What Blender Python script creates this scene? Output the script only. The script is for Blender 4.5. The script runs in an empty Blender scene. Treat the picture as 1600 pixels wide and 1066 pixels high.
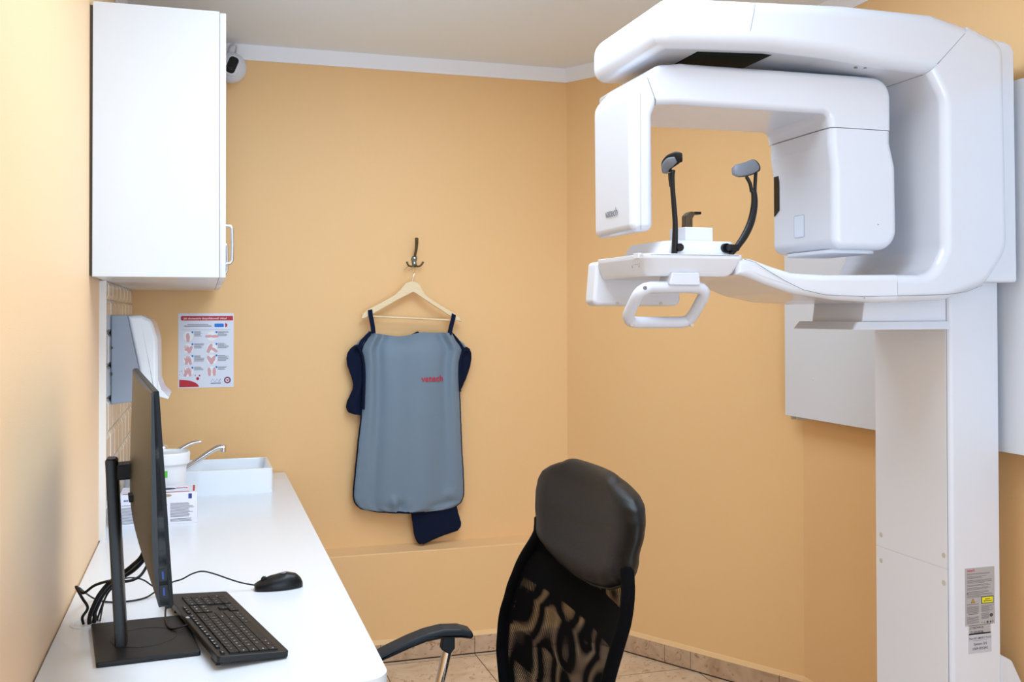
import bpy, bmesh, math, random
from mathutils import Vector, Matrix
random.seed(4)
S = bpy.context.scene
C = S.collection
PI = math.pi

# ------------------------------------------------------------------ camera
F_PX, CX, CY, EYE = 1556.0, 800.0, 474.5, 1.45
YAW, PITCH, ROLL = math.atan(480 / 1556), 0.0125, 0.0022
fw = Vector((math.sin(YAW) * math.cos(PITCH), math.cos(YAW) * math.cos(PITCH), math.sin(PITCH)))
rt = Vector((math.cos(YAW), -math.sin(YAW), 0))
up = rt.cross(fw)
rt, up = (rt * math.cos(ROLL) - up * math.sin(ROLL)), (rt * math.sin(ROLL) + up * math.cos(ROLL))
cam_d = bpy.data.cameras.new('camera')
cam = bpy.data.objects.new('camera', cam_d)
C.objects.link(cam)
m = Matrix((rt, up, -fw)).transposed().to_4x4()
m.translation = (0, 0, EYE)
cam.matrix_world = m
cam_d.sensor_width = 36
cam_d.lens = 36 * F_PX / 1600
cam_d.shift_y = (CY - 533) / 1600
cam_d.clip_start = 0.05
S.camera = cam


def at(px, py, X=None, Y=None, Z=None):
    """a point of a known plane of the room, read off the photograph"""
    d = fw + rt * ((px - CX) / F_PX) - up * ((py - CY) / F_PX)
    if X is not None: t = X / d.x
    elif Y is not None: t = Y / d.y
    else: t = (Z - EYE) / d.z
    return Vector((0, 0, EYE)) + d * t


# ------------------------------------------------------------------ world, lights, exposure
S.view_settings.view_transform = 'Standard'
S.view_settings.look = 'None'
S.view_settings.gamma = 1
S.view_settings.use_curve_mapping = False
S.view_settings.exposure = 0.36
w = bpy.data.worlds.new('world'); S.world = w
w.use_nodes = True
w.node_tree.nodes['Background'].inputs[0].default_value = (0.60, 0.79, 1.0, 1)
w.node_tree.nodes['Background'].inputs[1].default_value = 1.9


def area(name, loc, direction, sx, sy, power, col):
    l = bpy.data.lights.new(name, 'AREA')
    l.shape = 'RECTANGLE'; l.size = sx; l.size_y = sy; l.energy = power; l.color = col
    o = bpy.data.objects.new(name, l); C.objects.link(o)
    o.location = loc
    o.rotation_euler = Vector(direction).to_track_quat('-Z', 'Y').to_euler()
    return o


LAMPS = [(0.63, 1.84, 20), (0.84, 2.74, 15)]
for lx, ly, power in LAMPS:
    area('lamp_light', (lx, ly, 2.552), (0, 0, -1), 0.9, 0.9, power, (0.66, 0.83, 1.0))
area('upward_fill_light', (0.5, -1.15, 0.9), (0.05, 1, 0.85), 1.6, 1.2, 24, (0.60, 0.79, 1.0))  # added fill aimed upward to brighten the ceiling, no real window behind it

# ------------------------------------------------------------------ materials


def mat(name, col, rough=0.5, metal=0.0, bump=0.0, scale=200.0, var=0.0, coat=0.0, trans=0.0, spec=0.5, sheen=0.0, alpha=1.0):
    mt = bpy.data.materials.new(name); mt.use_nodes = True
    nt = mt.node_tree; b = nt.nodes['Principled BSDF']
    b.inputs['Base Color'].default_value = (*col, 1)
    b.inputs['Roughness'].default_value = rough
    b.inputs['Metallic'].default_value = metal
    b.inputs['Coat Weight'].default_value = coat
    b.inputs['Transmission Weight'].default_value = trans
    b.inputs['Specular IOR Level'].default_value = spec
    b.inputs['Sheen Weight'].default_value = sheen
    b.inputs['Alpha'].default_value = alpha
    tc = nt.nodes.new('ShaderNodeTexCoord')
    no = nt.nodes.new('ShaderNodeTexNoise')
    no.inputs['Scale'].default_value = scale
    no.inputs['Detail'].default_value = 4
    nt.links.new(tc.outputs['Object'], no.inputs['Vector'])
    if var > 0:
        mx = nt.nodes.new('ShaderNodeMix'); mx.data_type = 'RGBA'
        mx.inputs[6].default_value = (*[c * (1 - var) for c in col], 1)
        mx.inputs[7].default_value = (*[min(1, c * (1 + var)) for c in col], 1)
        nt.links.new(no.outputs['Fac'], mx.inputs[0])
        nt.links.new(mx.outputs[2], b.inputs['Base Color'])
    if bump > 0:
        bp = nt.nodes.new('ShaderNodeBump')
        bp.inputs['Strength'].default_value = bump
        bp.inputs['Distance'].default_value = 0.002
        nt.links.new(no.outputs['Fac'], bp.inputs['Height'])
        nt.links.new(bp.outputs['Normal'], b.inputs['Normal'])
    return mt


def srgb(r, g, b):
    f = lambda v: (v / 255 / 12.92) if v < 10 else ((v / 255 + 0.055) / 1.055) ** 2.4
    return (f(r), f(g), f(b))


M_wall = mat('tan_wall_fabric', srgb(242, 195, 136), 0.5, bump=0.25, scale=320, var=0.012, spec=0.4, sheen=0.22)
M_caulk = mat('tan_caulk', srgb(243, 200, 144), 0.6)
M_ceil = mat('ceiling_white', srgb(243, 249, 255), 0.8, bump=0.1, scale=150)
M_trim = mat('cornice_white', srgb(246, 247, 253), 0.6)
M_white = mat('white_laminate', srgb(218, 222, 228), 0.22, bump=0.02, scale=90)
M_top = mat('worktop_white', srgb(232, 234, 238), 0.25, bump=0.02, scale=90)
M_gap_latch = mat('gap_shade_latch_brown', srgb(70, 60, 50), 0.7)  # painted shade of the cabinet gap, also the dispenser latch colour
M_dev = mat('device_white_gloss', srgb(211, 213, 221), 0.22, coat=0.3)
M_dev2 = mat('device_white_satin', srgb(217, 218, 225), 0.38)
M_handle = mat('device_handle_grey_white', srgb(208, 210, 219), 0.4)
M_col = mat('column_panel_white', srgb(234, 234, 240), 0.25, var=0.01, scale=6)
M_seam = mat('seam_grey', srgb(118, 118, 122), 0.7)
M_cap = mat('beige_plug', srgb(205, 194, 178), 0.6)
M_black = mat('black_plastic', (0.006, 0.006, 0.007), 0.35, spec=0.3, bump=0.03, scale=600)
M_satin = mat('black_satin_plastic', (0.008, 0.0075, 0.0075), 0.42, spec=0.3, bump=0.03, scale=500)
M_shell = mat('dark_brown_black_shell', (0.010, 0.0082, 0.0065), 0.36, spec=0.3, bump=0.05, scale=500)
M_bezel = mat('black_bezel', (0.003, 0.003, 0.004), 0.45, spec=0.2)
M_screen = mat('dark_screen_glass', (0.004, 0.004, 0.005), 0.08)
M_cable = mat('black_cable_rubber', (0.004, 0.004, 0.004), 0.45, spec=0.3)
M_key = mat('key_black', (0.010, 0.0095, 0.0095), 0.5, spec=0.3, bump=0.04, scale=700)
M_kbody = mat('keyboard_black', (0.013, 0.0125, 0.0125), 0.45, spec=0.3, bump=0.06, scale=900)
M_legend = mat('legend_white', (0.85, 0.85, 0.85), 0.6)
M_blue = mat('usb_blue', (0.002, 0.045, 0.30), 0.5)
M_steel = mat('chrome', (0.80, 0.80, 0.81), 0.12, metal=1.0)
M_brushed = mat('brushed_steel', (0.62, 0.62, 0.63), 0.28, metal=1.0)
M_bronze = mat('antique_bronze', (0.16, 0.125, 0.075), 0.38, metal=0.6, var=0.25, scale=120)
M_screw = mat('blued_screw', (0.42, 0.50, 0.58), 0.25, metal=1.0)
M_grey = mat('apron_grey_cloth', srgb(113, 131, 148), 0.55, bump=0.18, scale=60, sheen=0.15)
M_navy = mat('apron_navy_cloth', srgb(9, 20, 46), 0.85, bump=0.2, scale=200, spec=0.2)
M_red = mat('print_red', srgb(190, 30, 48), 0.55)
M_reddot = mat('emergency_red', srgb(165, 18, 20), 0.4)
M_dkgrey = mat('print_grey', srgb(105, 105, 112), 0.6)
M_ink = mat('print_dark', srgb(70, 70, 80), 0.6)
M_paper = mat('paper_white', srgb(226, 229, 242), 0.4)
M_paper2 = mat('carton_white', srgb(236, 234, 242), 0.45)
M_pblue = mat('print_blue', srgb(20, 120, 215), 0.5)
M_navyink = mat('print_navy', srgb(45, 60, 140), 0.5)
M_skin = mat('print_pink', srgb(222, 170, 176), 0.6)
M_disc = mat('print_white_disc', srgb(246, 247, 246), 0.5)
M_porc = mat('porcelain', srgb(240, 243, 248), 0.10, coat=0.5)
M_tub = mat('tub_white_plastic', srgb(243, 243, 245), 0.35)
M_green = mat('print_green', srgb(90, 205, 40), 0.5)
M_cloudy = mat('cloudy_plastic', srgb(232, 230, 232), 0.3, trans=0.5)
M_dgrey = mat('dispenser_grey', srgb(150, 158, 172), 0.45, bump=0.1, scale=700)
M_dwhite = mat('dispenser_translucent_white', srgb(236, 240, 246), 0.18, coat=0.4)
M_leather = mat('black_leather', (0.007, 0.0064, 0.006), 0.40, bump=0.3, scale=420, spec=0.2)
M_frame = mat('black_fabric_edge', (0.0022, 0.0022, 0.003), 0.95, bump=0.3, scale=600, spec=0.08)
M_arm = mat('armrest_dark_plastic', (0.012, 0.015, 0.019), 0.5, spec=0.3, bump=0.15, scale=500)
M_cushion = mat('pad_grey', srgb(104, 108, 117), 0.45)
M_smoke = mat('smoked_plastic', (0.10, 0.075, 0.05), 0.15, trans=0.55)
M_window = mat('dark_window', (0.010, 0.009, 0.009), 0.15, spec=0.3)
M_green_glass = mat('dark_green_glass', (0.001, 0.008, 0.008), 0.35, spec=0.03)
M_sticker = mat('sticker_silver', srgb(172, 168, 168), 0.4)
M_yellow = mat('warning_yellow', srgb(225, 215, 20), 0.5)
M_orange = mat('warning_orange', srgb(225, 170, 40), 0.5)
M_panel = mat('panel_white', srgb(224, 227, 234), 0.4)
M_tile_w = mat('glazed_white_tile', srgb(240, 238, 236), 0.08, coat=0.4)
M_grout_w = mat('white_grout', srgb(215, 208, 198), 0.8)


def wood():
    mt = mat('pale_wood', srgb(238, 212, 168), 0.45)
    nt = mt.node_tree; b = nt.nodes['Principled BSDF']
    tc = nt.nodes.new('ShaderNodeTexCoord'); mp = nt.nodes.new('ShaderNodeMapping')
    mp.inputs['Scale'].default_value = (3, 30, 30)
    no = nt.nodes.new('ShaderNodeTexNoise'); no.inputs['Scale'].default_value = 9
    cr = nt.nodes.new('ShaderNodeValToRGB')
    cr.color_ramp.elements[0].color = (*srgb(228, 196, 146), 1)
    cr.color_ramp.elements[1].color = (*srgb(246, 226, 188), 1)
    nt.links.new(tc.outputs['Object'], mp.inputs[0]); nt.links.new(mp.outputs[0], no.inputs['Vector'])
    nt.links.new(no.outputs['Fac'], cr.inputs[0]); nt.links.new(cr.outputs[0], b.inputs['Base Color'])
    return mt


M_wood = wood()


def stone(name, tile=None, off=(0, 0), lo=(206, 172, 136), hi=(230, 204, 174)):
    """travertine-look tile; tile = size of a square grid with dark grout"""
    mt = bpy.data.materials.new(name); mt.use_nodes = True
    nt = mt.node_tree; b = nt.nodes['Principled BSDF']; b.inputs['Roughness'].default_value = 0.38
    tc = nt.nodes.new('ShaderNodeTexCoord')
    n1 = nt.nodes.new('ShaderNodeTexNoise'); n1.inputs['Scale'].default_value = 7; n1.inputs['Detail'].default_value = 9
    n1.inputs['Distortion'].default_value = 1.6
    cr = nt.nodes.new('ShaderNodeValToRGB')
    cr.color_ramp.elements[0].position = 0.3; cr.color_ramp.elements[0].color = (*srgb(*lo), 1)
    cr.color_ramp.elements[1].position = 0.7; cr.color_ramp.elements[1].color = (*srgb(*hi), 1)
    e = cr.color_ramp.elements.new(0.44); e.color = (*srgb((lo[0] + hi[0]) / 2, (lo[1] + hi[1]) / 2, (lo[2] + hi[2]) / 2), 1)
    nt.links.new(tc.outputs['Object'], n1.inputs['Vector']); nt.links.new(n1.outputs['Fac'], cr.inputs[0])
    v = nt.nodes.new('ShaderNodeTexNoise'); v.inputs['Scale'].default_value = 16; v.inputs['Detail'].default_value = 6
    v.inputs['Distortion'].default_value = 3.0
    nt.links.new(tc.outputs['Object'], v.inputs['Vector'])
    vr = nt.nodes.new('ShaderNodeValToRGB')
    vr.color_ramp.elements[0].position = 0.36; vr.color_ramp.elements[0].color = (1, 1, 1, 1)
    vr.color_ramp.elements[1].position = 0.40; vr.color_ramp.elements[1].color = (0, 0, 0, 1)
    nt.links.new(v.outputs['Fac'], vr.inputs[0])
    mv = nt.nodes.new('ShaderNodeMix'); mv.data_type = 'RGBA'
    mv.inputs[7].default_value = (*srgb(lo[0] - 14, lo[1] - 16, lo[2] - 16), 1)
    nt.links.new(vr.outputs[0], mv.inputs[0]); nt.links.new(cr.outputs[0], mv.inputs[6])
    last = mv.outputs[2]
    if tile:
        mp = nt.nodes.new('ShaderNodeMapping'); mp.inputs['Location'].default_value = (-off[0], -off[1], 0)
        nt.links.new(tc.outputs['Object'], mp.inputs[0])
        br = nt.nodes.new('ShaderNodeTexBrick'); br.offset = 0
        br.inputs['Scale'].default_value = 1
        br.inputs['Brick Width'].default_value = tile; br.inputs['Row Height'].default_value = tile
        br.inputs['Mortar Size'].default_value = 0.0022; br.inputs['Mortar Smooth'].default_value = 0.1
        nt.links.new(mp.outputs[0], br.inputs['Vector'])
        mg = nt.nodes.new('ShaderNodeMix'); mg.data_type = 'RGBA'
        mg.inputs[7].default_value = (*srgb(92, 66, 52), 1)
        nt.links.new(br.outputs['Fac'], mg.inputs[0]); nt.links.new(last, mg.inputs[6])
        last = mg.outputs[2]
    nt.links.new(last, b.inputs['Base Color'])
    return mt


M_floor = stone('beige_floor_tile', 0.405, (1.11, 3.72))
M_skirt = stone('beige_skirting_tile', lo=(176, 142, 110), hi=(208, 176, 144))
M_groutd = mat('brown_grout', srgb(74, 50, 40), 0.9)


def net(name, pitch, fill, ang):
    """black knitted net: thin diagonal slits between the threads, by UV in metres"""
    mt = bpy.data.materials.new(name); mt.use_nodes = True
    nt = mt.node_tree; b = nt.nodes['Principled BSDF']
    b.inputs['Base Color'].default_value = (0.0022, 0.0022, 0.003, 1); b.inputs['Roughness'].default_value = 0.95; b.inputs['Specular IOR Level'].default_value = 0.08
    uv = nt.nodes.new('ShaderNodeUVMap'); uv.uv_map = 'UVMap'
    mp = nt.nodes.new('ShaderNodeMapping'); mp.inputs['Rotation'].default_value = (0, 0, ang)
    mp.inputs['Scale'].default_value = (1 / pitch, 1 / pitch, 1)
    nt.links.new(uv.outputs[0], mp.inputs[0])
    sx = nt.nodes.new('ShaderNodeSeparateXYZ'); nt.links.new(mp.outputs[0], sx.inputs[0])

    def fr(sock, thr):
        a = nt.nodes.new('ShaderNodeMath'); a.operation = 'FRACT'; nt.links.new(sock, a.inputs[0])
        g = nt.nodes.new('ShaderNodeMath'); g.operation = 'LESS_THAN'; g.inputs[1].default_value = thr
        nt.links.new(a.outputs[0], g.inputs[0]); return g.outputs[0]
    d = nt.nodes.new('ShaderNodeMath'); d.operation = 'MULTIPLY'; d.inputs[1].default_value = 0.45
    nt.links.new(sx.outputs[1], d.inputs[0])
    mx = nt.nodes.new('ShaderNodeMath'); mx.operation = 'MAXIMUM'
    nt.links.new(fr(sx.outputs[0], fill), mx.inputs[0]); nt.links.new(fr(d.outputs[0], 0.2), mx.inputs[1])
    nt.links.new(mx.outputs[0], b.inputs['Alpha'])
    return mt


M_net = net('black_net_front', 0.0038, 0.67, 0.62)
M_net2 = net('black_net_back', 0.0038, 0.67, 0.62)

# ------------------------------------------------------------------ mesh helpers


def finish(bm, name, material, parent=None, sharp=35):
    bmesh.ops.recalc_face_normals(bm, faces=bm.faces)
    me = bpy.data.meshes.new(name); bm.to_mesh(me); bm.free()
    for p in me.polygons: p.use_smooth = True
    me.set_sharp_from_angle(angle=math.radians(sharp))
    me.materials.append(material)
    o = bpy.data.objects.new(name, me); C.objects.link(o)
    if any(len(p.vertices) > 4 for p in me.polygons):
        wn = o.modifiers.new('weighted_normal', 'WEIGHTED_NORMAL'); wn.keep_sharp = True; wn.weight = 90
    if parent is not None: o.parent = parent; o.matrix_parent_inverse = parent_inv(parent)
    return o


def parent_inv(p):
    mw = p.matrix_basis.copy(); q = p
    while q.parent:
        mw = q.parent.matrix_basis @ q.matrix_parent_inverse @ mw; q = q.parent
    return mw.inverted()


def box(bm, x0, x1, y0, y1, z0, z1, bev=0.0, seg=2):
    r = bmesh.ops.create_cube(bm, size=1)
    vs = r['verts']
    for v in vs:
        v.co = Vector(((x0 + x1) / 2 + v.co.x * (x1 - x0), (y0 + y1) / 2 + v.co.y * (y1 - y0), (z0 + z1) / 2 + v.co.z * (z1 - z0)))
    if bev > 0:
        es = list({e for v in vs for e in v.link_edges})
        bmesh.ops.bevel(bm, geom=es, offset=bev, segments=seg, profile=0.5, affect='EDGES')


def mbox(name, material, parent, x0, x1, y0, y1, z0, z1, bev=0.0, seg=2):
    bm = bmesh.new(); box(bm, x0, x1, y0, y1, z0, z1, bev, seg)
    return finish(bm, name, material, parent)


def catmull(pts, n=6, closed=False):
    pts = [Vector(p) for p in pts]; out = []
    N = len(pts)
    rng = N if closed else N - 1
    for i in range(rng):
        if closed: p0, p1, p2, p3 = pts[(i - 1) % N], pts[i], pts[(i + 1) % N], pts[(i + 2) % N]
        else: p0, p1, p2, p3 = pts[max(i - 1, 0)], pts[i], pts[i + 1], pts[min(i + 2, N - 1)]
        for k in range(n):
            t = k / n
            out.append(0.5 * ((2 * p1) + (-p0 + p2) * t + (2 * p0 - 5 * p1 + 4 * p2 - p3) * t * t + (-p0 + 3 * p1 - 3 * p2 + p3) * t ** 3))
    if not closed: out.append(pts[-1])
    return out


def tube(bm, pts, r, n=10, closed=False, flat=1.0, cap=True, upv=None):
    """sweep; r number or list; flat squashes the section along its binormal"""
    pts = [Vector(p) for p in pts]; N = len(pts)
    rs = r if isinstance(r, (list, tuple)) else [r] * N
    rings = []; prev = None
    for i, p in enumerate(pts):
        a = pts[(i - 1) % N] if (closed or i > 0) else p
        b = pts[(i + 1) % N] if (closed or i < N - 1) else p
        t = (b - a).normalized()
        if prev is None:
            u = Vector(upv) if upv else (Vector((0, 0, 1)) if abs(t.z) < 0.9 else Vector((0, 1, 0)))
        else: u = prev
        u = (u - t * u.dot(t)).normalized(); prev = u
        bn = t.cross(u)
        rings.append([bm.verts.new(p + u * math.cos(2 * PI * k / n) * rs[i] + bn * math.sin(2 * PI * k / n) * rs[i] * flat) for k in range(n)])
    M = N if closed else N - 1
    for i in range(M):
        A, B = rings[i], rings[(i + 1) % N]
        for k in range(n):
            bm.faces.new((A[k], A[(k + 1) % n], B[(k + 1) % n], B[k]))
    if cap and not closed:
        bm.faces.new(rings[0]); bm.faces.new(list(reversed(rings[-1])))


def mtube(name, material, parent, pts, r, n=10, closed=False, flat=1.0, smooth=0, upv=None):
    bm = bmesh.new()
    if smooth:
        if isinstance(r, (list, tuple)):
            rr = []
            for i in range(len(r) - 1):
                rr += [r[i] + (r[i + 1] - r[i]) * k / smooth for k in range(smooth)]
            r = rr + [r[-1]]
        pts = catmull(pts, smooth, closed)
    tube(bm, pts, r, n, closed, flat, upv=upv)
    return finish(bm, name, material, parent, 50)


def round_poly(pts, seg=6):
    """pts: (u, v[, radius]); returns the outline with rounded corners"""
    out = []; N = len(pts)
    for i, p in enumerate(pts):
        P = Vector(p[:2]); r = p[2] if len(p) > 2 else 0
        if r <= 0: out.append(P); continue
        A = Vector(pts[i - 1][:2]); B = Vector(pts[(i + 1) % N][:2])
        a = (A - P).normalized(); b = (B - P).normalized()
        ang = a.angle(b)
        d = min(r / math.tan(ang / 2), (A - P).length * 0.49, (B - P).length * 0.49)
        s, e = P + a * d, P + b * d
        bis = (a + b)
        if bis.length < 1e-6: out.append(P); continue
        rr = d * math.tan(ang / 2)
        cen = P + bis.normalized() * (rr / math.sin(ang / 2))
        t0 = math.atan2(s.y - cen.y, s.x - cen.x); t1 = math.atan2(e.y - cen.y, e.x - cen.x)
        dt = (t1 - t0 + PI) % (2 * PI) - PI
        for k in range(seg + 1):
            t = t0 + dt * k / seg
            out.append(cen + Vector((math.cos(t), math.sin(t))) * rr)
    return out


def inset(poly, d, cuts=()):
    """move the outline inward by d; edges i in cuts (from point i to i+1) stay"""
    N = len(poly)
    A = sum(poly[i].x * poly[(i + 1) % N].y - poly[(i + 1) % N].x * poly[i].y for i in range(N))
    sg = 1 if A > 0 else -1
    nor = []
    for i in range(N):
        e = (poly[(i + 1) % N] - poly[i])
        e = e.normalized() if e.length > 1e-9 else Vector((1, 0))
        nor.append(Vector((-e.y, e.x)) * sg)
    out = []
    for i in range(N):
        n1, n2 = nor[i - 1], nor[i]
        d1 = 0 if (i - 1) % N in cuts else d
        d2 = 0 if i in cuts else d
        det = n1.x * n2.y - n1.y * n2.x
        if abs(det) < 0.08: out.append(poly[i] + (n1 + n2).normalized() * max(d1, d2) if d1 == d2 else poly[i] + n2 * d2)
        else: out.append(poly[i] + Vector(((d1 * n2.y - d2 * n1.y) / det, (n1.x * d2 - n2.x * d1) / det)))
    return out


def loft(bm, layers, place):
    """layers: list of (outline, h); place(u, v, h) -> xyz"""
    rings = [[bm.verts.new(place(p.x, p.y, h)) for p in poly] for poly, h in layers]
    n = len(rings[0])
    for a, b in zip(rings[:-1], rings[1:]):
        for k in range(n):
            bm.faces.new((a[k], a[(k + 1) % n], b[(k + 1) % n], b[k]))
    bm.faces.new(rings[0]); bm.faces.new(list(reversed(rings[-1])))


XZ = lambda u, v, h: (u, h, v)
XY = lambda u, v, h: (u, v, h)
YZ = lambda u, v, h: (h, u, v)


def slab(bm, pts, h0, h1, r0, r1, place=XZ, cuts=(), seg=5, steps=5, rounded=True):
    """rounded-corner outline extruded from h0 to h1, rim radius r0 at h0 and r1 at h1"""
    poly = round_poly(pts, seg) if rounded else [Vector(p[:2]) for p in pts]
    cutset = set()
    if cuts:
        ends = [(Vector(pts[i][:2]), Vector(pts[(i + 1) % len(pts)][:2])) for i in cuts]
        for k in range(len(poly)):
            a, b = poly[k], poly[(k + 1) % len(poly)]
            for s, e in ends:
                if (a - s).length < 1e-6 and (b - e).length < 1e-6: cutset.add(k)
    L = []
    if r0 > 0:
        for k in range(steps):
            th = PI / 2 * k / steps
            L.append((inset(poly, r0 * (1 - math.sin(th)), cutset), h0 + r0 * (1 - math.cos(th))))
        L.append((poly, h0 + r0))
    else: L.append((poly, h0))
    if r1 > 0:
        L.append((poly, h1 - r1))
        for k in range(1, steps + 1):
            th = PI / 2 * k / steps
            L.append((inset(poly, r1 * (1 - math.cos(th)), cutset), h1 - r1 + r1 * math.sin(th)))
    else: L.append((poly, h1))
    loft(bm, L, place)


def mslab(name, material, parent, pts, h0, h1, r0=0.0, r1=0.0, place=XZ, cuts=(), seg=5, steps=5, rounded=True, sharp=35):
    bm = bmesh.new(); slab(bm, pts, h0, h1, r0, r1, place, cuts, seg, steps, rounded)
    return finish(bm, name, material, parent, sharp)


def lathe(bm, prof, cx, cy, n=32, axis='Z', cz=0):
    """prof: list of (r, h)"""
    rings = []
    for r, h in prof:
        ring = []
        for k in range(n):
            a = 2 * PI * k / n
            if axis == 'Z': p = (cx + r * math.cos(a), cy + r * math.sin(a), cz + h)
            elif axis == 'Y': p = (cx + r * math.cos(a), cy + h, cz + r * math.sin(a))
            else: p = (cx + h, cy + r * math.cos(a), cz + r * math.sin(a))
            ring.append(bm.verts.new(p))
        rings.append(ring)
    for a, b in zip(rings[:-1], rings[1:]):
        for k in range(n): bm.faces.new((a[k], a[(k + 1) % n], b[(k + 1) % n], b[k]))
    bm.faces.new(rings[0]); bm.faces.new(list(reversed(rings[-1])))


def mlathe(name, material, parent, prof, cx, cy, cz=0, n=32, axis='Z', sharp=35):
    bm = bmesh.new(); lathe(bm, prof, cx, cy, n, axis, cz)
    return finish(bm, name, material, parent, sharp)


def grid(name, material, parent, fn, nu, nv, thick=0.0, uvscale=None, sharp=60):
    """surface fn(u, v) with u, v in 0..1"""
    bm = bmesh.new()
    uvl = bm.loops.layers.uv.new('UVMap') if uvscale else None
    V = [[bm.verts.new(fn(i / nu, j / nv)) for i in range(nu + 1)] for j in range(nv + 1)]
    for j in range(nv):
        for i in range(nu):
            f = bm.faces.new((V[j][i], V[j][i + 1], V[j + 1][i + 1], V[j + 1][i]))
            if uvl:
                for lp, (a, b) in zip(f.loops, ((i, j), (i + 1, j), (i + 1, j + 1), (i, j + 1))):
                    lp[uvl].uv = uvscale(a / nu, b / nv)
    if thick:
        bmesh.ops.recalc_face_normals(bm, faces=bm.faces)
        bmesh.ops.solidify(bm, geom=bm.faces[:], thickness=thick)
    return finish(bm, name, material, parent, sharp)


def lettering(name, text, material, parent, origin, right, upd, width=None, height=None, bold=0.0, depth=0.0004, align='LEFT'):
    """text laid flat at origin; right/upd are world directions; scaled to width (or to cap height)"""
    cu = bpy.data.curves.new(name, 'FONT'); cu.body = text; cu.size = 1; cu.offset = bold
    cu.resolution_u = 3
    tmp = bpy.data.objects.new(name + '_tmp', cu); C.objects.link(tmp)
    bpy.context.view_layer.update()
    me = bpy.data.meshes.new_from_object(tmp.evaluated_get(bpy.context.evaluated_depsgraph_get()))
    bpy.data.objects.remove(tmp); bpy.data.curves.remove(cu)
    xs = [v.co.x for v in me.vertices]; ys = [v.co.y for v in me.vertices]
    x0, x1, y1 = min(xs), max(xs), max(ys)
    s = width / (x1 - x0) if width else height / 0.72
    sy = height / 0.72 if (height and width) else s
    R = Vector(right).normalized(); U = Vector(upd).normalized(); O = Vector(origin); Nn = R.cross(U)
    sh = {'LEFT': x0, 'CENTER': (x0 + x1) / 2, 'RIGHT': x1}[align]
    for v in me.vertices:
        v.co = O + R * (v.co.x - sh) * s + U * v.co.y * sy + Nn * depth
    me.name = name; me.materials.clear(); me.materials.append(material)
    o = bpy.data.objects.new(name, me); C.objects.link(o)
    if parent is not None: o.parent = parent; o.matrix_parent_inverse = parent_inv(parent)
    return o


def quads(name, material, parent, rects, O, R, U, depth):
    """flat printed rectangles (u0, v0, u1, v1) on a plane"""
    bm = bmesh.new(); R = Vector(R); U = Vector(U); N = R.cross(U); O = Vector(O)
    for u0, v0, u1, v1 in rects:
        bm.faces.new([bm.verts.new(O + R * u + U * v + N * depth) for u, v in ((u0, v0), (u1, v0), (u1, v1), (u0, v1))])
    return finish(bm, name, material, parent)


def shape(name, material, parent, polys, O, R, U, depth):
    bm = bmesh.new(); R = Vector(R); U = Vector(U); N = R.cross(U); O = Vector(O)
    for poly in polys:
        bm.faces.new([bm.verts.new(O + R * p[0] + U * p[1] + N * depth) for p in poly])
    return finish(bm, name, material, parent)


def circ(cx, cy, r, n=24, a0=0, a1=2 * PI, ry=None):
    ry = r if ry is None else ry
    full = abs(a1 - a0 - 2 * PI) < 1e-6
    return [(cx + r * math.cos(a0 + (a1 - a0) * k / (n if full else n - 1)), cy + ry * math.sin(a0 + (a1 - a0) * k / (n if full else n - 1))) for k in range(n)]


def thing(name, label, cat, loc=(0, 0, 0), rotz=0.0, group=None):
    o = bpy.data.objects.new(name, None); C.objects.link(o)
    o.empty_display_size = 0.05
    o.location = loc; o.rotation_euler = (0, 0, rotz)
    o['label'] = label; o['category'] = cat
    if group: o['group'] = group
    return o


def tag(o, label, cat, group=None):
    o['label'] = label; o['category'] = cat
    if group: o['group'] = group
    return o


def struct(o):
    o['kind'] = 'structure'; return o


def lerp_tab(tab, z):
    """tab: sorted by first column, descending or ascending; returns interpolated rest"""
    t = sorted(tab)
    if z <= t[0][0]: return t[0][1:]
    for a, b in zip(t[:-1], t[1:]):
        if z <= b[0]:
            k = (z - a[0]) / (b[0] - a[0])
            k = k * k * (3 - 2 * k) * 0.35 + k * 0.65
            return tuple(x + (y - x) * k for x, y in zip(a[1:], b[1:]))
    return t[-1][1:]


# ------------------------------------------------------------------ the room
XL, XR, YB, YLOW, ZC = -0.293, 2.15, 4.27, 4.16, 2.575
YF = -1.2
CORN = (1.58, 4.27)     # back wall / angled wall
CRSE = (2.15, 3.26)     # angled wall / right wall

struct(mbox('floor', M_floor, None, XL - 0.1, XR + 0.1, YF, YB + 0.1, -0.06, 0.0))
struct(mbox('ceiling', M_ceil, None, XL - 0.1, XR + 0.1, YF, YB + 0.1, ZC, ZC + 0.08))
wl = struct(mbox('wall_left', M_wall, None, XL - 0.1, XL, YF, YB + 0.1, 0, ZC))
bm = bmesh.new(); slab(bm, [(YB, 0), (YB, ZC), (YB + 0.1, ZC), (YB + 0.1, 0)], XL, CORN[0] + 0.05, 0, 0, place=YZ)
slab(bm, [(YLOW, 0), (YLOW, 0.452), (YLOW + 0.004, 0.456), (YB, 0.466), (YB, 0)], XL, CORN[0] + 0.055, 0, 0, place=YZ)
struct(finish(bm, 'wall_back', M_wall))
bm = bmesh.new()
dx, dy = CRSE[0] - CORN[0], CRSE[1] - CORN[1]
ln = math.hypot(dx, dy); nx, ny = -dy / ln * 0.1, dx / ln * 0.1
slab(bm, [(CORN[0], CORN[1]), (CRSE[0], CRSE[1]), (CRSE[0] + nx, CRSE[1] + ny), (CORN[0] + nx, CORN[1] + ny)], 0, ZC, 0, 0, place=XY)
struct(finish(bm, 'wall_corner', M_wall))
struct(mbox('wall_right', M_wall, None, XR, XR + 0.1, YF, CRSE[1] + 0.06, 0, ZC))


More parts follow.
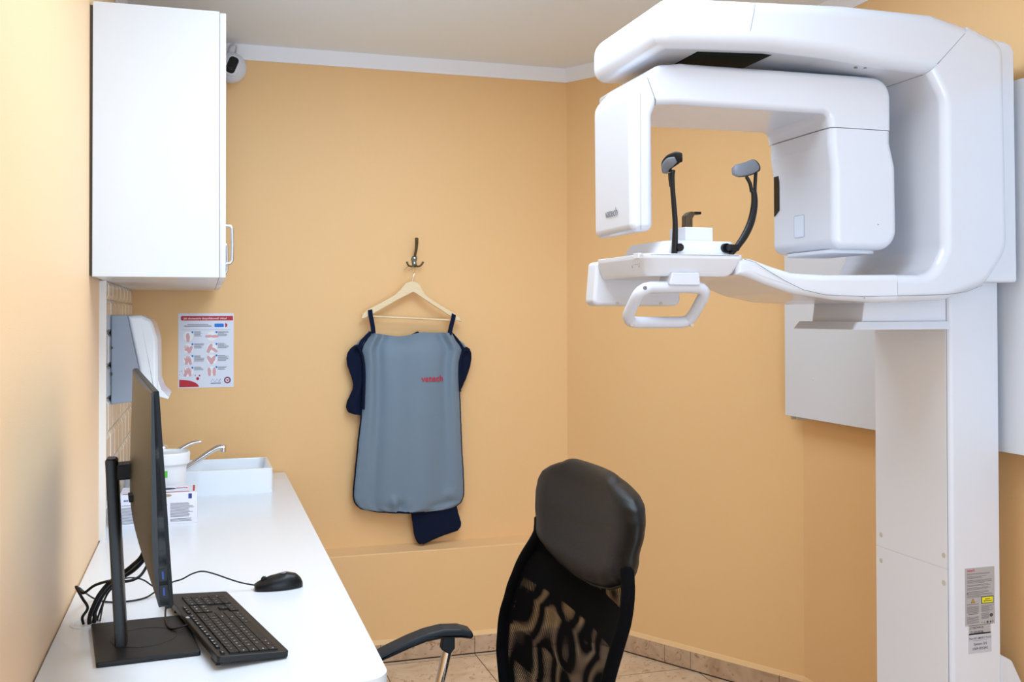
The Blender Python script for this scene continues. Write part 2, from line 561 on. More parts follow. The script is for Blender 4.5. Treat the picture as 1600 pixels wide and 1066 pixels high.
def crown(name, p, q, n):
    """small white cornice from p to q in plan, n = inward normal"""
    p, q, n = Vector(p), Vector(q), Vector(n).normalized()
    prof = [(0, 2.517), (0.006, 2.517), (0.010, 2.530), (0.022, 2.552), (0.028, ZC), (0, ZC)]
    bm = bmesh.new()
    A = [bm.verts.new((p.x + n.x * a, p.y + n.y * a, z)) for a, z in prof]
    B = [bm.verts.new((q.x + n.x * a, q.y + n.y * a, z)) for a, z in prof]
    k = len(prof)
    for i in range(k): bm.faces.new((A[i], A[(i + 1) % k], B[(i + 1) % k], B[i]))
    bm.faces.new(A); bm.faces.new(B)
    struct(finish(bm, name, M_trim))


an = Vector((dy, -dx))     # inward normal of the angled wall
crown('trim_1', (XL, YB), (CORN[0] + 0.01, YB), (0, -1))
crown('trim_2', CORN, CRSE, an)
crown('trim_3', CRSE, (XR, YF), (-1, 0))
crown('trim_4', (XL, YF), (XL, YB), (1, 0))


def skirting(name, p, q, n, joints, h=0.078):
    """tile skirting with dark joints, a dark line at the floor and a painted caulk bead on top"""
    p, q, n = Vector(p), Vector(q), Vector(n).normalized()
    d = (q - p); L = d.length; d.normalize()
    cuts = [0] + sorted(joints) + [L]

    def bx(bm, a, b, t0, t1, z0, z1):
        pts = [p + d * a + n * t0, p + d * b + n * t0, p + d * b + n * t1, p + d * a + n * t1]
        lo = [bm.verts.new((v.x, v.y, z0)) for v in pts]; hi = [bm.verts.new((v.x, v.y, z1)) for v in pts]
        for i in range(4): bm.faces.new((lo[i], lo[(i + 1) % 4], hi[(i + 1) % 4], hi[i]))
        bm.faces.new(lo); bm.faces.new(hi)
    bm = bmesh.new()
    for a, b in zip(cuts[:-1], cuts[1:]): bx(bm, a + 0.0012, b - 0.0012, -0.004, 0.010, 0.006, h)
    o = struct(finish(bm, name, M_skirt))
    bm = bmesh.new(); bx(bm, 0, L, -0.004, 0.008, 0.0, h - 0.001)
    g = finish(bm, 'grout', M_groutd, o)
    bm = bmesh.new(); pts = [(0, h), (0.010, h), (0.004, h + 0.016), (0, h + 0.018)]
    A = [bm.verts.new((p + n * t).to_tuple() + (z,)) for t, z in pts]
    B = [bm.verts.new((p + d * L + n * t).to_tuple() + (z,)) for t, z in pts]
    for i in range(4): bm.faces.new((A[i], A[(i + 1) % 4], B[(i + 1) % 4], B[i]))
    bm.faces.new(A); bm.faces.new(B)
    finish(bm, 'caulk_bead', M_caulk, o)


skirting('baseboard_back', (XL, YLOW), (CORN[0] + 0.06, YLOW), (0, -1), [0.59, 0.9965, 1.403, 1.81])
ag = Vector((dx, dy)).normalized()
skirting('baseboard_corner', (CORN[0] + ag.x * 0.1, CORN[1] + ag.y * 0.1), CRSE, an, [0.04, 0.435, 0.562, 0.96])
skirting('baseboard_right', CRSE, (XR, YF), (-1, 0), [0.3 + 0.405 * k for k in range(10)])
skirting('baseboard_left', (XL, YF), (XL, YLOW), (1, 0), [0.3 + 0.405 * k for k in range(12)])

# bevelled white tiles behind the sink
bm = bmesh.new()
rows = 8; th = 0.1005; tw = 0.1505; z0 = 0.80
for r in range(rows):
    y = 3.13 - (tw / 2 if r % 2 else 0)
    while y < 4.265:
        a, b = max(y, 3.13), min(y + tw - 0.003, 4.268); y += tw
        zt = min(z0 + th * (r + 1) - 0.003, 1.556)
        if b - a < 0.02 or zt - (z0 + th * r) < 0.02: continue
        bv = 0.011
        slab(bm, [(a, z0 + th * r), (b, z0 + th * r), (b, zt), (a, zt)], 0, 0.012, 0, 0, place=lambda u, v, h: (XL + h, u, v))
        f = bm.faces[:]
        lo = [bm.verts.new((XL + 0.012, u, v)) for u, v in ((a, z0 + th * r), (b, z0 + th * r), (b, zt), (a, zt))]
        hi = [bm.verts.new((XL + 0.018, u, v)) for u, v in ((a + bv, z0 + th * r + bv), (b - bv, z0 + th * r + bv), (b - bv, zt - bv), (a + bv, zt - bv))]
        for i in range(4): bm.faces.new((lo[i], lo[(i + 1) % 4], hi[(i + 1) % 4], hi[i]))
        bm.faces.new(hi)
box(bm, XL - 0.001, XL + 0.019, 3.120, 3.1305, 0.80, 1.556)
tiles = struct(finish(bm, 'trim_5', M_tile_w, None, 12))
mbox('tile_grout', M_grout_w, tiles, XL - 0.001, XL + 0.010, 3.128, 4.269, 0.80, 1.556)

# ------------------------------------------------------------------ worktop
ZT = 0.80
t = thing('worktop', 'long white worktop with a rounded corner along the left wall', 'countertop', (0, 3, 0))
mslab('tabletop', M_top, t, [(XL + 0.003, 1.785, 0.002), (0.322, 1.785, 0.05), (0.322, 4.262, 0.002), (XL + 0.003, 4.262, 0.002)], ZT - 0.036, ZT, 0.002, 0.002, place=XY, seg=8)
for y in (2.7, 4.05):
    mbox('support_panel', M_white, t, XL + 0.02, 0.22, y, y + 0.018, 0, ZT - 0.036)

# ------------------------------------------------------------------ wall cabinet
t = thing('wall_cabinet', 'white wall cabinet hung on the left wall above the worktop', 'cabinet', (-0.12, 3.5, 1.557))
mbox('body', M_white, t, -0.2855, 0.0372, 2.845, 4.22, 1.557, 2.29, 0.0012, 1)
for a, b in ((2.845, 3.528), (3.531, 4.22)):
    d = mbox('door', M_white, t, 0.0380, 0.0548, a, b, 1.557, 2.286, 0.0015, 2)
    hy = 2.90 if a < 3 else 3.60
    mtube('handle', M_brushed, d, [(0.053, hy, 1.598), (0.068, hy, 1.600), (0.073, hy, 1.608), (0.074, hy, 1.650), (0.073, hy, 1.696), (0.068, hy, 1.704), (0.053, hy, 1.706)], 0.0045, 10)
mbox('gap_shade_strip', M_gap_latch, t, -0.2928, -0.2850, 2.85, 4.21, 1.560, 2.28)  # dark filler, shade of the gap between cabinet and wall put in as colour

# ------------------------------------------------------------------ security camera
cc = at(361, 106, Y=4.17)
t = thing('security_camera', 'small white round security camera at the top of the back wall', 'camera', (cc.x, 4.27, cc.z))
mlathe('wall_mount', M_dev2, t, [(0.040, 0.0), (0.040, -0.022), (0.030, -0.05), (0.030, -0.06)], cc.x, YB, cc.z, axis='Y')
bm = bmesh.new()
bmesh.ops.create_uvsphere(bm, u_segments=40, v_segments=24, radius=0.062)
for v in bm.verts: v.co = Vector((v.co.x, v.co.y * 0.85, v.co.z)) + cc
finish(bm, 'head', M_dev, t)
fd = Vector((-0.03, -1, -0.02)).normalized()
ffR = Vector((1, -0.03, 0)).normalized(); ffU = Vector((0, 0, 1))
a = math.radians(-22)
cR = ffR * math.cos(a) + ffU * math.sin(a); cU = -ffR * math.sin(a) + ffU * math.cos(a)
capsule = round_poly([(-0.019, -0.034, 0.014), (0.019, -0.034, 0.014), (0.019, 0.034, 0.014), (-0.019, 0.034, 0.014)], 6)
bm = bmesh.new()
base = cc + fd * 0.036 + ffR * 0.004
loft(bm, [(inset(capsule, -0.008), 0.0), (inset(capsule, -0.008), 0.014), (inset(capsule, -0.003), 0.018)], lambda u, v, h: base + cR * u + cU * v + fd * h)
finish(bm, 'face_plate', M_dev2, t)
bm = bmesh.new()
loft(bm, [(capsule, 0.012), (capsule, 0.0195), (inset(capsule, 0.002), 0.021)], lambda u, v, h: base + cR * u + cU * v + fd * h)
ln_ = finish(bm, 'lens_window', M_window, t)
lc = base + cU * -0.014 + fd * 0.0213
bm = bmesh.new(); loft(bm, [([Vector(p) for p in circ(0, 0, 0.010)], 0), ([Vector(p) for p in circ(0, 0, 0.008)], 0.002)], lambda u, v, h: lc + cR * u + cU * v + fd * h)
finish(bm, 'lens', M_screen, ln_)
mtube('cable_loop', M_dev2, t, [cc + Vector(p) for p in ((-0.01, 0.08, 0.05), (-0.006, 0.03, 0.088), (0.012, 0.0, 0.098), (0.022, 0.01, 0.092), (0.018, 0.04, 0.07), (0.0, 0.09, 0.045))], 0.005, 8, smooth=6)

# ------------------------------------------------------------------ poster
PX0, PX1, PZ0, PZ1 = -0.103, 0.114, 1.160, 1.464
t = thing('hand_hygiene_poster', 'small printed hand disinfection poster with red title bar on back wall', 'poster', ((PX0 + PX1) / 2, YB, PZ0))
mbox('sheet', M_paper, t, PX0, PX1, YB - 0.0015, YB, PZ0, PZ1)
PO = (PX0, YB - 0.0016, PZ0); PR, PU = (1, 0, 0), (0, 0, 1)
PW, PH = PX1 - PX0, PZ1 - PZ0
K = PW / 685.0       # photo-crop units of the poster
p = lambda x, y: ((x - 67) * K, PH - (y - 75) * (PH / 925.0))
def prect(x0, y0, x1, y1):
    a, b = p(x0, y1), p(x1, y0); return (a[0], a[1], b[0], b[1])
bar = round_poly([p(98, 108) + (0.006,), p(98, 165) + (0.006,), p(743, 165), p(743, 108)], 5)
tb = shape('title_bar', M_red, t, [[q[:] for q in bar]], PO, PR, PU, 0.0002)
O = Vector(PO)
def pp(x, y): q = p(x, y); return O + Vector((q[0], 0, q[1]))
lettering('title_lettering', 'Jak skutecznie dezynfekować ręce?', M_disc, tb, pp(130, 150), PR, PU, width=535 * K, bold=0.012, depth=0.0005)
quads('subtitle_lines', M_dkgrey, t, [prect(180, 210, 436, 217), prect(140, 229, 476, 240)], PO, PR, PU, 0.0002)
quads('divider_line', M_dkgrey, t, [prect(110, 280, 710, 282)], PO, PR, PU, 0.0002)
for x, wd in ((262, 130), (555, 140)):
    for y, n in ((300, 6), (450, 6), (600, 7), (742, 4)):
        quads('step_text', M_dkgrey, t, [prect(x, y + 11 * k, x + random.uniform(70, wd), y + 11 * k + 5) for k in range(n)], PO, PR, PU, 0.0002)
bb = shape('blue_badge', M_pblue, t, [[q[:] for q in round_poly([p(512, 203) + (0.003,), p(512, 248) + (0.003,), p(628, 248) + (0.003,), p(628, 203) + (0.003,)], 4)]], PO, PR, PU, 0.0002)
shape('half_disc', M_red, t, [circ(*p(646, 224), 27 * K, 14, -PI / 2, PI / 2)], PO, PR, PU, 0.0002)
steps_c = [(190, 360), (480, 360), (190, 510), (480, 508), (190, 655), (480, 652), (190, 800), (480, 797)]
for x, y in steps_c:
    shape('step_disc', M_disc, t, [circ(*p(x, y), 62 * K)], PO, PR, PU, 0.0002)
    shape('step_dot', M_pblue, t, [circ(*p(x + (51 if x < 300 else 58), y - 50), 13 * K, 14)], PO, PR, PU, 0.0008)

def mitt(cx, cy, s, a, fingers=True):
    """one simple open hand drawing: palm with five fingers"""
    out = []
    pts = [(-16, -58), (-20, -18), (-34, 2), (-40, 24), (-33, 26), (-24, 12), (-21, 16), (-22, 50), (-15, 52), (-11, 18), (-8, 18), (-5, 60), (2, 60), (3, 18), (6, 18), (11, 54), (17, 52), (15, 16), (18, 14), (25, 40), (30, 37), (26, 6), (20, -18), (16, -58)]
    if not fingers:
        pts = [(-14, -58), (-22, -14), (-24, 20), (-16, 48), (0, 58), (12, 46), (20, 16), (24, 0), (20, -16), (16, -58)]
    ca, sa = math.cos(a), math.sin(a)
    q = p(cx, cy)
    return [(q[0] + (x * ca - y * sa) * s * K, q[1] + (x * sa + y * ca) * s * K) for x, y in pts]

hands = [mitt(186, 375, 1.0, 0.0, False), mitt(445, 362, 0.8, -1.57, False), mitt(515, 362, 0.8, 1.57, False),
         mitt(180, 520, 1.0, 0.65), mitt(215, 525, 0.9, -0.5, False), mitt(455, 510, 1.1, -0.45, False), mitt(510, 530, 0.8, 0.9, False),
         mitt(175, 655, 1.0, -0.2), mitt(205, 660, 0.95, 0.3), mitt(458, 655, 1.05, 0.5, False), mitt(495, 655, 1.05, -0.5, False),
         mitt(170, 805, 1.0, -0.45), mitt(205, 800, 1.0, 0.2), mitt(450, 802, 0.95, 0.05, False), mitt(512, 802, 0.95, -0.05, False)]
for i, h in enumerate(hands):
    shape('hand_drawing', M_skin, t, [h], PO, PR, PU, 0.0004 + 0.00003 * i)
qc = [(q[0], q[1]) for q in [p(80, 990)] + [p(80 + 240 * math.sin(a_), 990 - 93 * math.cos(a_)) for a_ in [PI / 2 * k / 14 for k in range(15)]]]
shape('red_quarter', M_red, t, [list(reversed(qc))], PO, PR, PU, 0.0002)
for x, y, r in ((306, 887, 19), (328, 850, 10), (274, 846, 7), (108, 792, 6), (86, 836, 5), (82, 802, 3)):
    shape('red_dot', M_red, t, [circ(*p(x, y), r * K, 14)], PO, PR, PU, 0.0009)
bm = bmesh.new()
tube(bm, [pp(x, y) - Vector((0, 0.0004, 0)) for x, y in ((470, 930), (492, 895), (512, 930), (522, 930), (542, 895), (564, 930), (590, 895), (562, 895), (590, 896), (572, 930))], 0.0006, 4)
finish(bm, 'blue_zigzag_emblem', M_pblue, t)
quads('emblem_caption', M_dkgrey, t, [prect(468, 944, 594, 954)], PO, PR, PU, 0.0002)
em = shape('round_emblem', M_navyink, t, [circ(*p(674, 912), 43 * K)], PO, PR, PU, 0.0002)
shape('emblem_ring', M_red, em, [circ(*p(674, 912), 35 * K)], PO, PR, PU, 0.0004)
shape('emblem_field', M_disc, em, [circ(*p(674, 912), 24 * K)], PO, PR, PU, 0.0006)
shape('emblem_heart', M_ink, em, [[p(x, y) for x, y in ((674, 928), (658, 910), (664, 900), (674, 907), (684, 900), (690, 910))]], PO, PR, PU, 0.0008)

# ------------------------------------------------------------------ towel dispenser
XT = XL + 0.0185
t = thing('towel_dispenser', 'grey and white paper towel dispenser on the left tiled wall', 'dispenser', (XT, 3.43, 1.18))
DY0, DY1 = 3.28, 3.58
mslab('rear_housing', M_dgrey, t, [(XT, 1.182), (XT, 1.456, 0.006), (-0.228, 1.456), (-0.194, 1.287), (-0.204, 1.188, 0.01)], DY0, DY1, 0.004, 0.004)
mslab('front_cover', M_dwhite, t, [(-0.228, 1.453), (-0.19, 1.456, 0.02), (-0.157, 1.44, 0.03), (-0.140, 1.38, 0.03), (-0.138, 1.212, 0.01), (-0.19, 1.20), (-0.1945, 1.287)], DY0 + 0.004, DY1 - 0.004, 0.012, 0.012)
mslab('tear_lip', M_dwhite, t, [(-0.150, 1.25), (-0.138, 1.25), (-0.130, 1.222), (-0.107, 1.197), (-0.110, 1.192), (-0.150, 1.205)], DY0 + 0.02, DY1 - 0.005, 0.002, 0.002)
mslab('paper_towel', M_disc, t, [(-0.200, 1.195), (-0.172, 1.21), (-0.168, 1.18), (-0.186, 1.168)], DY0 + 0.03, DY1 - 0.03, 0.002, 0.002)
mbox('side_latch', M_gap_latch, t, XT, XT + 0.004, DY0 - 0.003, DY0 + 0.01, 1.27, 1.28)
mtube('latch_stud', M_gap_latch, t, [(XT + 0.002, DY0 - 0.004, 1.355), (XT + 0.002, DY0 + 0.01, 1.355)], 0.004, 8)

# ------------------------------------------------------------------ sink and tap
SZ = 0.890
t = thing('sink_basin', 'white rectangular porcelain sink standing on the far end of worktop', 'sink', (0, 3.98, ZT))
SX0, SX1, SY0, SY1 = -0.235, 0.242, 3.790, 4.10
bm = bmesh.new()
outer = lambda z, r=0.012: (round_poly([(SX0, SY0, r), (SX1, SY0, r), (SX1, SY1, r), (SX0, SY1, r)], 4), z)
ix0, ix1, iy0, iy1 = SX0 + 0.11, SX1 - 0.016, SY0 + 0.016, SY1 - 0.016
inn = lambda z, d=0: (round_poly([(ix0 + d, iy0 + d, 0.02), (ix1 - d, iy0 + d, 0.02), (ix1 - d, iy1 - d, 0.02), (ix0 + d, iy1 - d, 0.02)], 4), z)
ob = outer(ZT + 0.0)
loft(bm, [ob, outer(SZ - 0.003), (inset(outer(0)[0], 0.003), SZ), inn(SZ, -0.003), inn(SZ - 0.004), inn(ZT + 0.02, 0.012), inn(ZT + 0.014, 0.03)], XY)
finish(bm, 'basin', M_porc, t)
mlathe('drain', M_steel, t, [(0.025, 0.0), (0.025, 0.002), (0.015, 0.003)], 0.06, 3.945, ZT + 0.0142, n=20)
FX, FY = -0.165, 3.955
t = thing('tap', 'chrome single lever tap with a long spout above the sink', 'tap', (FX, FY, SZ))
mlathe('body', M_steel, t, [(0.026, 0), (0.026, 0.006), (0.022, 0.01), (0.0215, 0.055), (0.019, 0.064)], FX, FY, SZ, 24)
sp = [at(x, y, Y=3.95) for x, y in ((270, 742), (291, 731), (312, 717), (330, 705), (343, 699), (351, 699))]
mtube('spout', M_steel, t, [(FX + 0.01, FY, SZ + 0.022)] + sp, [0.012, 0.0115, 0.0105, 0.010, 0.0098, 0.0105, 0.0105], 14, smooth=5)
e = sp[-1]
mlathe('aerator', M_steel, t, [(0.0098, -0.018), (0.0105, -0.016), (0.0105, 0.008), (0.006, 0.011)], e.x - 0.004, e.y, e.z, 18)
lv = [at(x, y, Y=3.955) for x, y in ((268, 711), (282, 702), (296, 694), (306, 691), (314, 690))]
mtube('lever', M_steel, t, [(FX, FY, SZ + 0.066), (FX + 0.02, FY, SZ + 0.068)] + lv, [0.018, 0.016, 0.012, 0.009, 0.007, 0.006, 0.005], 12, smooth=5, flat=1.5)
mlathe('index_button', M_reddot, t, [(0.004, 0), (0.003, 0.002)], FX + 0.02, FY - 0.018, SZ + 0.05, 12, axis='Y')

# ------------------------------------------------------------------ tub, carton, container
BX, BY = -0.122, 3.55
t = thing('plastic_tub', 'round white lidded plastic tub standing behind the glove carton', 'tub', (BX, BY, ZT))
mlathe('bucket', M_tub, t, [(0.050, 0), (0.053, 0.004), (0.0655, 0.162), (0.068, 0.165), (0.068, 0.172)], BX, BY, ZT, 40)
mlathe('lid', M_tub, t, [(0.0725, 0.158), (0.0745, 0.162), (0.0755, 0.190), (0.0735, 0.196), (0.070, 0.196), (0.068, 0.189), (0.0, 0.189)][:-1] + [(0.01, 0.189)], BX, BY, ZT, 40)
bm = bmesh.new()
rr = lambda z: 0.0535 + (z / 0.162) * 0.0125
for k in range(6):
    a0, a1 = [-PI / 2 - 0.52 + 0.1 * (k + j) for j in (0, 1)]
    vs = [bm.verts.new((BX + rr(z) * math.cos(a_), BY + rr(z) * math.sin(a_), ZT + z)) for a_, z in ((a0, 0.118), (a1, 0.118), (a1, 0.140), (a0, 0.140))]
    bm.faces.new(vs)
finish(bm, 'green_label', M_green, t)

GX0, GX1, GY0, GY1, GZ = -0.252, -0.022, 3.305, 3.455, 0.897
t = thing('glove_carton', 'white glove carton printed with red line and grey text on the worktop', 'box', ((GX0 + GX1) / 2, 3.38, ZT))
mbox('carton', M_paper2, t, GX0, GX1, GY0, GY1, ZT, GZ, 0.001, 1)
O, R_, U_ = (GX0, GY0 - 0.0003, ZT), (1, 0, 0), (0, 0, 1)
gw, gh = GX1 - GX0, GZ - ZT
lines = []
for col0, col1 in ((0.03, 0.29), (0.31, 0.62), (0.65, 0.96)):
    for k in range(17):
        if random.random() < 0.08: continue
        y = 0.66 - k * 0.036
        lines.append((gw * col0, gh * y, gw * (col0 + (col1 - col0) * random.uniform(0.75, 1)), gh * (y + 0.014)))
quads('small_print', M_dkgrey, t, lines, O, R_, U_, 0.0002)
quads('blue_square', M_navyink, t, [(gw * 0.885, gh * 0.80, gw * 0.93, gh * 0.96)], O, R_, U_, 0.0003)
shape('blue_mark', M_navyink, t, [[(gw * (0.055 + 0.02 * k), gh * 0.80), (gw * (0.07 + 0.02 * k), gh * 0.80), (gw * (0.075 + 0.02 * k), gh * 0.84), (gw * (0.06 + 0.02 * k), gh * 0.85)] for k in range(3)], O, R_, U_, 0.0003)
shape('tan_oval', mat('print_tan', srgb(176, 150, 120), 0.6), t, [circ(gw * 0.57, gh * 0.93, gw * 0.1, 24, ry=gh * 0.05)], O, R_, U_, 0.0003)
O2, U2 = (GX0, GY0, GZ + 0.0003), (0, 1, 0)
gd = GY1 - GY0
quads('red_line', M_red, t, [(gw * 0.04, gd * 0.10, gw * 0.90, gd * 0.16), (gw * 0.94, gd * 0.15, gw * 0.965, gd * 0.9)], O2, R_, U2, 0.0003)
shape('opening', M_ink, t, [circ(gw * 0.55, gd * 0.55, gw * 0.16, 28, ry=gd * 0.14)], O2, R_, U2, 0.0003)
quads('red_print', M_red, t, [(gw * (0.72 + 0.022 * k), gd * 0.55, gw * (0.736 + 0.022 * k), gd * 0.66) for k in range(7)], O2, R_, U2, 0.0003)

t = thing('soap_container', 'cloudy white plastic container half hidden behind the monitor stand by the tiles', 'bottle', (-0.225, 3.60, ZT))
mlathe('bottle', M_cloudy, t, [(0.03, 0), (0.033, 0.004), (0.033, 0.10), (0.026, 0.118), (0.014, 0.125), (0.014, 0.135)], -0.225, 3.60, ZT, 28)
mlathe('cap', M_tub, t, [(0.016, 0.132), (0.016, 0.15), (0.013, 0.153)], -0.225, 3.60, ZT, 20)

# ------------------------------------------------------------------ monitor
t = thing('monitor', 'wide black computer monitor on a stand seen from its edge and back', 'monitor', (-0.10, 2.10, ZT))
base_c = Vector((-0.098, 2.115)); ba = math.radians(-5.5)
def basept(u, v): # u away from the wall, v along the wall
    return (base_c.x + u * math.cos(-ba) + v * math.sin(-ba) * 1.0, base_c.y - u * math.sin(-ba) * 0 + v * math.cos(-ba))
corners = [(-0.191, 1.994), (-0.006, 2.008), (-0.043, 2.262), (-0.226, 2.254)]
mslab('base', M_satin, t, [c + (0.004,) for c in corners], ZT, ZT + 0.010, 0.002, 0.003, place=XY)
bm = bmesh.new(); tube(bm, [(-0.115 + 0.062 * math.cos(a_), 2.125 + 0.062 * math.sin(a_), ZT + 0.0100) for a_ in [2 * PI * k / 40 for k in range(40)]], 0.0006, 5, closed=True)
finish(bm, 'base_ring', M_bezel, t)
# the post: a flat D-shaped column leaning back towards the wall
def post_sec(cx, cy, z):
    return ([Vector((cx + a, cy + b)) for a, b in ((-0.012, -0.018), (-0.009, -0.024), (0.002, -0.024), (0.008, -0.021), (0.010, -0.015), (0.010, 0.015), (0.008, 0.021), (-0.009, 0.024), (-0.012, 0.018))], z)
bm = bmesh.new()
loft(bm, [post_sec(-0.154, 2.10, ZT + 0.009), post_sec(-0.174, 2.115, 1.168), (inset(post_sec(-0.1745, 2.115, 0)[0], 0.003), 1.172)], XY)
finish(bm, 'post', M_shell, t)
mslab('arm', M_bezel, t, [(-0.165, 1.130, 0.003), (-0.165, 1.160, 0.003), (-0.088, 1.164, 0.003), (-0.088, 1.134, 0.003)], 2.088, 2.142, 0.003, 0.003)
# panel frame of reference: along the screen (D), away from the wall (Nm), up (Um)
near = Vector((-0.058, 1.625, 0)); far = Vector((-0.133, 2.365, 0))
D = (far - near).normalized(); Wm = (far - near).length
lean = 0.066
Um = Vector((lean, 0, -1)).normalized() * -1
Nm = D.cross(Um).normalized()
Nm = Nm if Nm.x > 0 else -Nm
Z0m, Z1m = 1.004, 1.336
Hm = (Z1m - Z0m) / Um.z
mo = Vector((-0.060 + lean * 0.165 + 0.004, 1.625, Z0m))       # near lower corner, screen plane
mpt = lambda s, h, n: mo + D * s + Um * h + Nm * n
nb = lambda v: -(0.021 - 0.012 * v)
bm = bmesh.new(); slab(bm, [(0, 0, 0.002), (0, Hm, 0.002), (nb(1), Hm, 0.002), (nb(0), 0.004, 0.002)], 0, Wm, 0.001, 0.001, place=lambda u, v, h: mpt(h, v, u))
finish(bm, 'bezel', M_bezel, t)
bm = bmesh.new(); slab(bm, [(0.008, 0.014), (Wm - 0.008, 0.014), (Wm - 0.008, Hm - 0.008), (0.008, Hm - 0.008)], 0.0, 0.0006, 0, 0, place=lambda u, v, h: mpt(u, v, h))
finish(bm, 'screen', M_screen, t)
def shell(u, v):
    s = u * Wm; h = 0.002 + v * (Hm - 0.004)
    a_ = math.sin(PI * min(max(u, 0), 1)) ** 0.75
    b_ = math.sin(PI / 2 * min(1, v / 0.30)) ** 0.8 * (1 - 0.75 * max(0, (v - 0.3) / 0.7) ** 1.5)
    n = nb(v) + 0.001 - (0.007 * b_ + 0.017 * a_ * (0.10 + 0.90 * b_)) - 0.0015
    return mpt(s, h, n)
bm = bmesh.new(); NU, NV = 40, 24
V = [[bm.verts.new(shell(i / NU, j / NV)) for i in range(NU + 1)] for j in range(NV + 1)]
for j in range(NV):
    for i in range(NU): bm.faces.new((V[j][i], V[j][i + 1], V[j + 1][i + 1], V[j + 1][i]))
rim = [V[0][i] for i in range(NU + 1)] + [V[j][NU] for j in range(1, NV + 1)] + [V[NV][i] for i in range(NU - 1, -1, -1)] + [V[j][0] for j in range(NV - 1, 0, -1)]
fr = [bm.verts.new(v.co + Nm * (-0.006 - (v.co - mo).dot(Nm))) for v in rim]
for k in range(len(rim)): bm.faces.new((rim[k], rim[(k + 1) % len(rim)], fr[(k + 1) % len(rim)], fr[k]))
bs = finish(bm, 'back_shell', M_shell, t, 40)
# ports on the near side edge
for h in (0.016, 0.041):
    bm = bmesh.new()
    slab(bm, [(-0.0185, h), (-0.0070, h), (-0.0070, h + 0.019), (-0.0185, h + 0.019)], -0.0008, 0.004, 0, 0, place=lambda u, v, q: mpt(q, v, u))
    po = finish(bm, 'usb_port', M_cable, t)
    bm = bmesh.new()
    slab(bm, [(-0.0140, h + 0.003), (-0.0112, h + 0.003), (-0.0112, h + 0.015), (-0.0140, h + 0.015)], -0.0013, 0.002, 0, 0, place=lambda u, v, q: mpt(q, v, u))
    finish(bm, 'port_tongue', M_blue, po)
bm = bmesh.new(); slab(bm, [(0.30, 0.115, 0.002), (0.34, 0.115, 0.002), (0.34, 0.127, 0.002), (0.30, 0.127, 0.002)], -0.047, -0.03, 0, 0, place=lambda u, v, q: mpt(u, v, q))
finish(bm, 'release_button', M_bezel, t)
bm = bmesh.new(); slab(bm, [(0.006, -0.004), (0.03, -0.004), (0.03, 0.003), (0.006, 0.003)], -0.012, -0.002, 0, 0, place=lambda u, v, q: mpt(u, v, q))
finish(bm, 'bezel_foot', M_bezel, t)

# cables behind the post, into a grommet in the worktop
hole = Vector((-0.236, 2.285, ZT))
tag(mlathe('cable_grommet', M_top, None, [(0.034, 0.0), (0.034, 0.002), (0.026, 0.003), (0.024, 0.0005)], hole.x, hole.y, ZT, 28), 'flush white cable grommet in the worktop by the left wall', 'grommet')
def cab(label, pts, r):
    tag(mtube('cable', M_cable, None, pts, r, 10, smooth=7), label, 'cable', 'cables behind the monitor')
Y2 = 2.27
q = lambda x, y, Y=Y2: tuple(at(x, y, Y=Y))
cab('thick black cable dropping from the monitor back straight into the grommet', [q(229, 848, 2.20), q(221, 870, 2.2), q(207, 884, 2.22), q(188, 899, 2.24), q(172, 910), q(155, 930), q(143, 955), (hole.x + 0.004, hole.y - 0.003, ZT + 0.012), (hole.x + 0.004, hole.y, ZT + 0.001)], 0.0046)
cab('thick black cable lying just above its twin behind the monitor post', [q(233, 852, 2.26), q(226, 872, 2.27), q(210, 890, 2.28), q(190, 903, 2.29), q(174, 914, 2.29), q(160, 931, 2.29), q(148, 957, 2.29), (hole.x + 0.014, hole.y + 0.004, ZT + 0.014), (hole.x + 0.012, hole.y + 0.006, ZT + 0.001)], 0.0046)
cab('black cable hanging in the lowest loop right of the monitor post', [q(236, 853, 2.24), q(231, 880, 2.23), q(220, 899, 2.22), q(206, 907, 2.2), q(190, 909, 2.2), q(172, 908, 2.26), q(148, 915, 2.30), q(130, 927, 2.31), q(119, 917, 2.33), q(128, 934, 2.30), q(137, 950, 2.29), (hole.x - 0.010, hole.y, ZT + 0.016), (hole.x - 0.008, hole.y + 0.002, ZT + 0.001)], 0.0030)
cab('thin black cable coming down left of the post beside the base', [q(176, 918, 2.3), q(168, 928, 2.3), q(160, 945, 2.31), q(152, 968, 2.32), (hole.x + 0.018, hole.y + 0.016, ZT + 0.0035)], 0.0022)

# ------------------------------------------------------------------ keyboard
kn_l, kn_r, kf_l, kf_r = (0.024, 1.905), (0.151, 1.905), (-0.060, 2.372), (0.045, 2.379)
KW, KD = 0.445, 0.150
ko = Vector((0.0235, 1.912, ZT)); kdir = Vector((-0.226, 1.0, 0)).normalized()        # along the row, away from the viewer
kv = Vector((kdir.y, -kdir.x, 0))                                                       # towards the user (+x)
tilt = math.radians(5.0)
ku_x = kv * math.cos(tilt) - Vector((0, 0, 1)) * math.sin(tilt)                        # down the slope to the user
knr = kdir.cross(ku_x) * -1
if knr.z < 0: knr = -knr
kz = 0.026
KL, KWd = 0.478, 0.135
kpt = lambda s, w, n: ko + Vector((0, 0, kz)) + kdir * s + ku_x * w + knr * n
t = thing('keyboard', 'black full size keyboard lying beside the monitor base', 'keyboard', ko + kdir * 0.22 + kv * 0.07)
bm = bmesh.new()
slab(bm, [(0, 0, 0.008), (KL, 0, 0.008), (KL, KWd, 0.008), (0, KWd, 0.008)], -0.0125, 0.0, 0.002, 0.0022, place=lambda u, v, h: kpt(u, v, h))
finish(bm, 'case', M_kbody, t)
